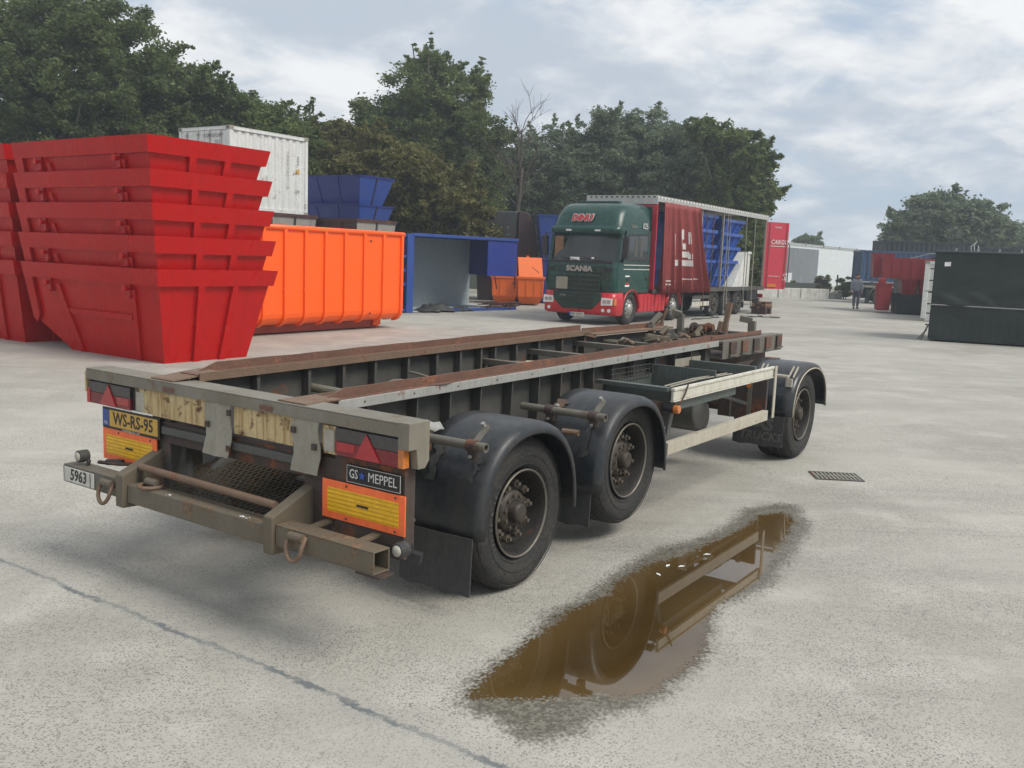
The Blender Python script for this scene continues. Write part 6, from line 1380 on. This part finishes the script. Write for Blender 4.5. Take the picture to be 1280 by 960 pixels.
# ================================================================ trees: trunk, limbs, and crowns of many small leaf faces
NLEAF = [0]
def crown_mesh(name, lobes, n_clump, leaves, size, seed, mat, clump=.9, open_=.0, droop=0.0):
    g = np.random.default_rng(seed); vol = np.array([l[3]**2*(l[4] if len(l) > 4 else 1) for l in lobes]); vol = vol/vol.sum()
    which = g.choice(len(lobes), n_clump, p=vol); Lb = np.array([l[:4] for l in lobes]); sz = np.array([l[5] if len(l) > 5 else 1.0 for l in lobes])
    d = g.normal(size=(n_clump, 3)); d /= np.linalg.norm(d, axis=1)[:, None]; rr = g.random(n_clump)**.38
    c = Lb[which, :3] + d*(Lb[which, 3]*rr)[:, None]*np.stack([np.ones(n_clump), np.ones(n_clump), sz[which]], 1)
    c += g.normal(size=c.shape)*.18
    cr = clump*g.uniform(.45, 1.15, n_clump)
    # feathery leaders: short chains of little clumps growing out of the outline
    oi = np.where(rr > .8)[0]; oi = oi[g.random(len(oi)) < .45]; ex = []; er = []
    for i in oi:
        dr = d[i]*np.array([1, 1, .6])+np.array([0, 0, .55])+g.normal(size=3)*.3; dr /= np.linalg.norm(dr); ln = g.uniform(.4, 1.1)*clump*1.2
        for q in range(4): ex.append(c[i]+dr*(cr[i]*.5+ln*(q+1)/4)+g.normal(size=3)*.05); er.append(cr[i]*(.42-.075*q))
    k = int(leaves*1.5)
    if ex:
        c = np.vstack([c, np.array(ex)]); cr = np.concatenate([cr, np.array(er)])
    cnt = np.maximum(8, (k*np.clip(cr/(clump*.8), .12, 1.1)**1.6).astype(int)); N = int(cnt.sum())
    dd = g.normal(size=(N, 3)); dd /= np.linalg.norm(dd, axis=1)[:, None]; rad = g.random(N)**.45
    rc = np.repeat(cr, cnt); P_ = np.repeat(c, cnt, 0)+dd*(rc*rad)[:, None]*np.array([1, 1, .62])
    # stray twig ends poking out of the outline
    m_ = g.random(N) < .10; P_[m_] += dd[m_]*(rc[m_]*.45)[:, None]; P_[:, 2] -= droop*rc*rad
    P_ = P_[P_[:, 2] > .15]; N = len(P_)
    a = g.normal(size=(N, 3)); a[:, 2] *= .6; a /= np.linalg.norm(a, axis=1)[:, None]; b_ = np.cross(a, g.normal(size=(N, 3))); b_ /= np.linalg.norm(b_, axis=1)[:, None]+1e-9
    s = size*g.uniform(.6, 1.4, N)[:, None]; a *= s; b_ *= s*.55
    NLEAF[0] += N
    V = np.stack([P_-a, P_+b_*.9, P_+a, P_-b_*.9], 1).reshape(-1, 3)
    me = bpy.data.meshes.new(name); me.vertices.add(4*N); me.vertices.foreach_set('co', V.ravel().astype(np.float32))
    me.loops.add(4*N); me.loops.foreach_set('vertex_index', np.arange(4*N, dtype=np.int32)); me.polygons.add(N)
    me.polygons.foreach_set('loop_start', np.arange(0, 4*N, 4, dtype=np.int32)); me.update(calc_edges=True); me.materials.append(mat); return me, c
def tree(name, label, Y, px_lobes, seed, mat, cat='tree', n=260, leaves=110, size=.090, clump=.9, trunk_px=None, rt_=.28, group=None, droop=0.0, limbs=14, dy=1.0):
    """px_lobes: (px, py, radius in metres, weight, vertical stretch, depth offset)"""
    W_ = []
    for l in px_lobes:
        p = at(l[0], l[1], Y+(l[5] if len(l) > 5 else 0)); W_.append((p.x, p.y, p.z, l[2], l[3] if len(l) > 3 else 1, l[4] if len(l) > 4 else 1))
    cx = sum(q[0]*q[3] for q in W_)/sum(q[3] for q in W_); cy = Y
    if trunk_px is not None: cx = at(trunk_px, 330, Y).x
    t = thing(name, label, cat, (cx, cy, 0), 0, group); lob = [(q[0]-cx, q[1]-cy, q[2], q[3], q[4], q[5]) for q in W_]
    me, cl = crown_mesh('crown', lob, n, leaves, size, seed, mat, clump, droop=droop); o = bpy.data.objects.new('crown', me); link(o, t); KIDS.setdefault(t.name, []).append(o)
    g = random.Random(seed); top = max(q[2] for q in lob); b = MB(); pts = [(0, 0, -.1), (.1*g.uniform(-1, 1), .1, top*.25), (.25*g.uniform(-1, 1), .1, top*.55), (.3*g.uniform(-1, 1), 0, top*.85)]
    b.tube(pts, [rt_, rt_*.8, rt_*.55, rt_*.2], 8); b.build('trunk', M['bark'], t, smooth=True)
    b = MB()
    for i in range(limbs):
        e = cl[g.randrange(len(cl))]; z = g.uniform(.12, .7)*top; s_ = Vector((0, 0, z)); e = Vector(e); m_ = s_.lerp(e, .5)+Vector((0, 0, .25)); b.tube([s_, m_, e], [rt_*.38, rt_*.22, .03], 6)
    o = b.build('limbs', M['bark'], t, smooth=True); o['kind'] = 'stuff'
    return t
D_, MI, OL, GR = M['leaf_dark'], M['leaf_mid'], M['leaf_olive'], M['leaf_grey']
tree('broadleaf_tree', 'tallest dark tree at the top left corner of the picture', 41, [(60, 60, 2.6), (20, 110, 2.6), (100, 50, 2.2), (140, 90, 2.6), (70, 130, 2.8), (150, 40, 1.1), (90, 18, .9), (40, 15, .8), (160, 150, 2.4), (0, 60, 2.0), (100, 200, 2.6), (10, 190, 2.6)], 11, D_, n=700, leaves=120, clump=.62, group='dark trees along the left side')
tree('broadleaf_tree', 'dark tree with thin feathery leaders left of the white container', 43, [(190, 135, 2.0), (225, 115, 1.4), (185, 60, .7, .6, 2.0), (178, 25, .35, .5, 2.5), (255, 112, .7), (245, 88, .4, .5), (215, 165, 2.2), (285, 142, 1.2), (265, 150, 2.0), (250, 200, 2.4), (300, 128, .5, .5)], 12, D_, n=460, leaves=110, clump=.5, group='dark trees along the left side')
tree('broadleaf_tree', 'lower dark tree behind the white container', 46, [(325, 165, 1.6), (355, 185, 1.7), (385, 185, 1.2), (305, 150, .9), (345, 215, 2.2), (400, 210, 1.6), (285, 190, 2.1), (372, 165, .6)], 13, D_, n=400, leaves=115, clump=.55, group='dark trees along the left side')
tree('bush_tree', 'pale green bushy tree peeking over the white container', 40, [(340, 165, .8), (365, 190, 1.2), (345, 185, 1.0)], 14, MI, n=90, leaves=120, clump=.5)
tree('birch_tree', 'olive green tree between the white container and the tall tree', 45, [(415, 185, 1.0), (430, 210, 1.4), (405, 225, 1.4), (450, 235, 1.7), (420, 165, .4, .6), (460, 195, 1.1), (400, 250, 1.6)], 15, OL, n=300, leaves=130, clump=.6, size=.11)
tree('conical_tree', 'tall rounded tree standing highest in the middle of the tree line', 50, [(540, 110, 1.6), (540, 90, 1.0), (510, 130, 1.9), (570, 135, 1.9), (480, 160, 1.7), (530, 165, 2.8), (590, 170, 1.8), (555, 200, 2.8), (500, 200, 2.6), (595, 120, .9), (455, 165, .8), (590, 230, 2.2), (610, 190, 1.0)], 16, MI, n=760, leaves=120, clump=.6)
tree('hazel_bush', 'large olive bush sloping down behind the blue skips', 41, [(430, 220, 1.6), (470, 215, 1.6), (510, 235, 1.7), (545, 250, 1.7), (575, 275, 1.3), (525, 275, 1.7), (590, 300, .9), (500, 270, 1.6), (560, 300, 1.3), (440, 250, 1.6)], 17, OL, cat='bush', n=460, leaves=140, clump=.55, size=.10, rt_=.14)
tree('willow_tree', 'grey green tree behind the bare branches', 56, [(650, 205, 2.0), (690, 205, 2.2), (640, 230, 2.6), (690, 230, 2.8), (715, 192, 1.5), (660, 260, 2.6), (620, 250, 2.2)], 18, GR, n=540, leaves=110, clump=.6, droop=.3)
tree('willow_tree', 'grey green drooping tree above the truck cab', 55, [(760, 190, 2.2), (800, 180, 2.2), (740, 200, 2.0), (780, 220, 2.8), (830, 205, 2.2), (755, 165, .9), (800, 165, 1.1), (730, 240, 2.6), (850, 190, 1.6)], 19, GR, n=640, leaves=120, clump=.58, droop=.4)
tree('willow_tree', 'grey green tree above the curtain trailer', 57, [(860, 200, 2.2), (890, 210, 2.2), (870, 180, 1.2), (850, 240, 2.6), (900, 240, 2.4), (830, 170, .8)], 20, GR, n=460, leaves=115, clump=.58, droop=.3)
tree('broadleaf_tree', 'darker ragged tree at the right end of the tree line above the trailer', 52, [(880, 170, .8), (905, 185, 1.2), (925, 200, 1.3), (940, 225, 1.1), (945, 250, .9), (915, 245, 1.5), (935, 205, .9), (950, 215, .55), (960, 245, .45), (945, 185, .6, .7), (925, 275, 1.4), (900, 160, .4)], 21, MI, n=300, leaves=110, clump=.5, size=.12)
tree('hedge_tree', 'low dark thicket behind the truck and the skips', 58, [(600, 290, 2.4), (660, 290, 2.4), (720, 290, 2.4), (780, 290, 2.4), (840, 290, 2.4), (900, 300, 2.2), (930, 320, 1.6), (560, 310, 2.0), (500, 320, 2.2)], 22, MI, cat='hedge', n=420, leaves=130, clump=.9, size=.16, rt_=.12)
tree('hedge_tree', 'dark undergrowth behind the red skips and the white container', 48, [(20, 260, 2.6), (100, 270, 2.6), (180, 260, 2.6), (260, 260, 2.4), (340, 260, 2.4), (420, 280, 2.2), (60, 200, 2.6), (150, 210, 2.4)], 23, D_, cat='hedge', n=460, leaves=130, clump=1.0, size=.18, rt_=.12)
tree('round_tree', 'big rounded tree on the right above the dark green containers', 75, [(1150, 275, 1.6), (1170, 270, 1.9), (1130, 285, 1.2), (1200, 278, 1.9), (1230, 280, 1.7), (1250, 292, 1.3), (1180, 292, 2.0), (1215, 295, 2.0), (1120, 295, .9), (1170, 258, .8), (1215, 264, .9), (1150, 262, .7), (1235, 268, .5), (1145, 300, 1.6)], 24, GR, n=330, leaves=110, clump=.75, size=.17)
tree('round_tree', 'small piece of a tree at the right edge beyond the containers', 85, [(1285, 305, 1.2), (1275, 308, .8)], 25, GR, n=60, leaves=90, clump=.6, size=.16)
tree('shrub', 'tiny tree top showing over the warehouse roof', 125, [(1010, 301, .9), (1002, 303, .7), (1020, 303, .6)], 26, MI, cat='bush', n=50, leaves=90, clump=.5, size=.2, rt_=.1)
tree('shrub', 'green shrub behind the block wall under the pale warehouse', 62, [(1025, 358, .42), (1018, 360, .4), (1030, 353, .2)], 27, OL, cat='bush', n=40, leaves=110, clump=.25, size=.06, rt_=.04, limbs=6)
tree('shrub', 'dark shrub just left of the walking person beyond the wall', 61, [(1057, 356, .42), (1055, 365, .5), (1060, 372, .5), (1050, 374, .4)], 28, D_, cat='bush', n=60, leaves=120, clump=.25, size=.06, rt_=.04, limbs=6)
tree('shrub', 'weedy shrubs below the lamp post behind the block wall', 63, [(985, 361, .42), (975, 364, .4), (992, 366, .4), (968, 366, .3), (1003, 368, .25)], 29, OL, cat='bush', n=60, leaves=120, clump=.22, size=.06, rt_=.03, limbs=6)
tree('shrub', 'bright green growth seen through the back of the open trailer', 47, [(935, 300, 1.0), (930, 320, 1.1), (915, 330, 1.3), (935, 345, .8)], 30, MI, cat='bush', n=120, leaves=130, clump=.4, size=.10, rt_=.06)
# bare tree
def bare():
    base = at(640, 330, 48); t = thing('bare_tree', 'leafless tree with thin branches rising above the green crowns', 'tree', (base.x, base.y, 0)); g = random.Random(5)
    b = MB(); b.tube([(0, 0, 0), (.1, 0, 3), (.25, 0, 5.2), (.35, 0, 6.4)], [.16, .13, .10, .07], 8); b.build('trunk', M['bark'], t, smooth=True)
    def br(p, d, L, r, n):
        if n == 0 or L < .25: return
        q = p+d*L*.5+Vector((g.uniform(-.06, .06), g.uniform(-.06, .06), .03))*L; e = p+d*L+Vector((0, 0, .06*L)); tubes.append(([p, q, e], [r, r*.8, r*.55]))
        for k in range(g.choice((2, 3))):
            a = g.uniform(-.75, .75); c_ = g.uniform(-.5, .5); nd = (d+Vector((a, c_, g.uniform(-.15, .35)))).normalized(); br(p+d*L*g.uniform(.45, 1.0), nd, L*g.uniform(.55, .8), r*.6, n-1)
    for i in range(9):
        tubes = []; z = 4.2+i*.28; p = Vector((.15+.2*(z/6.4-.6), 0, z)); a = g.uniform(-1.2, 1.2) if i else .2
        br(p, Vector((a, g.uniform(-.4, .4), 1.1)).normalized(), g.uniform(1.2, 1.9), .045, 4); b = MB()
        for ps, rs in tubes: b.tube(ps, rs, 5, caps=False)
        b.build('branch', M['bark'], t, smooth=True)
bare()

# thin summer haze over the whole yard
m = bpy.data.materials.new('haze'); m.use_nodes = True; m.node_tree.nodes.clear(); nt = NT(m.node_tree); out = nt('ShaderNodeOutputMaterial')
v = nt('ShaderNodeVolumePrincipled', i_Color=(.80, .88, .95), i_Density=.0018); v.inputs['Anisotropy'].default_value = .2
nt.l.new(v.outputs[0], out.inputs['Volume'])
b = MB(); b.box(-150, 150, -30, 260, -1.5, 15); o = b.build('haze', m); tag(o, kind='stuff')
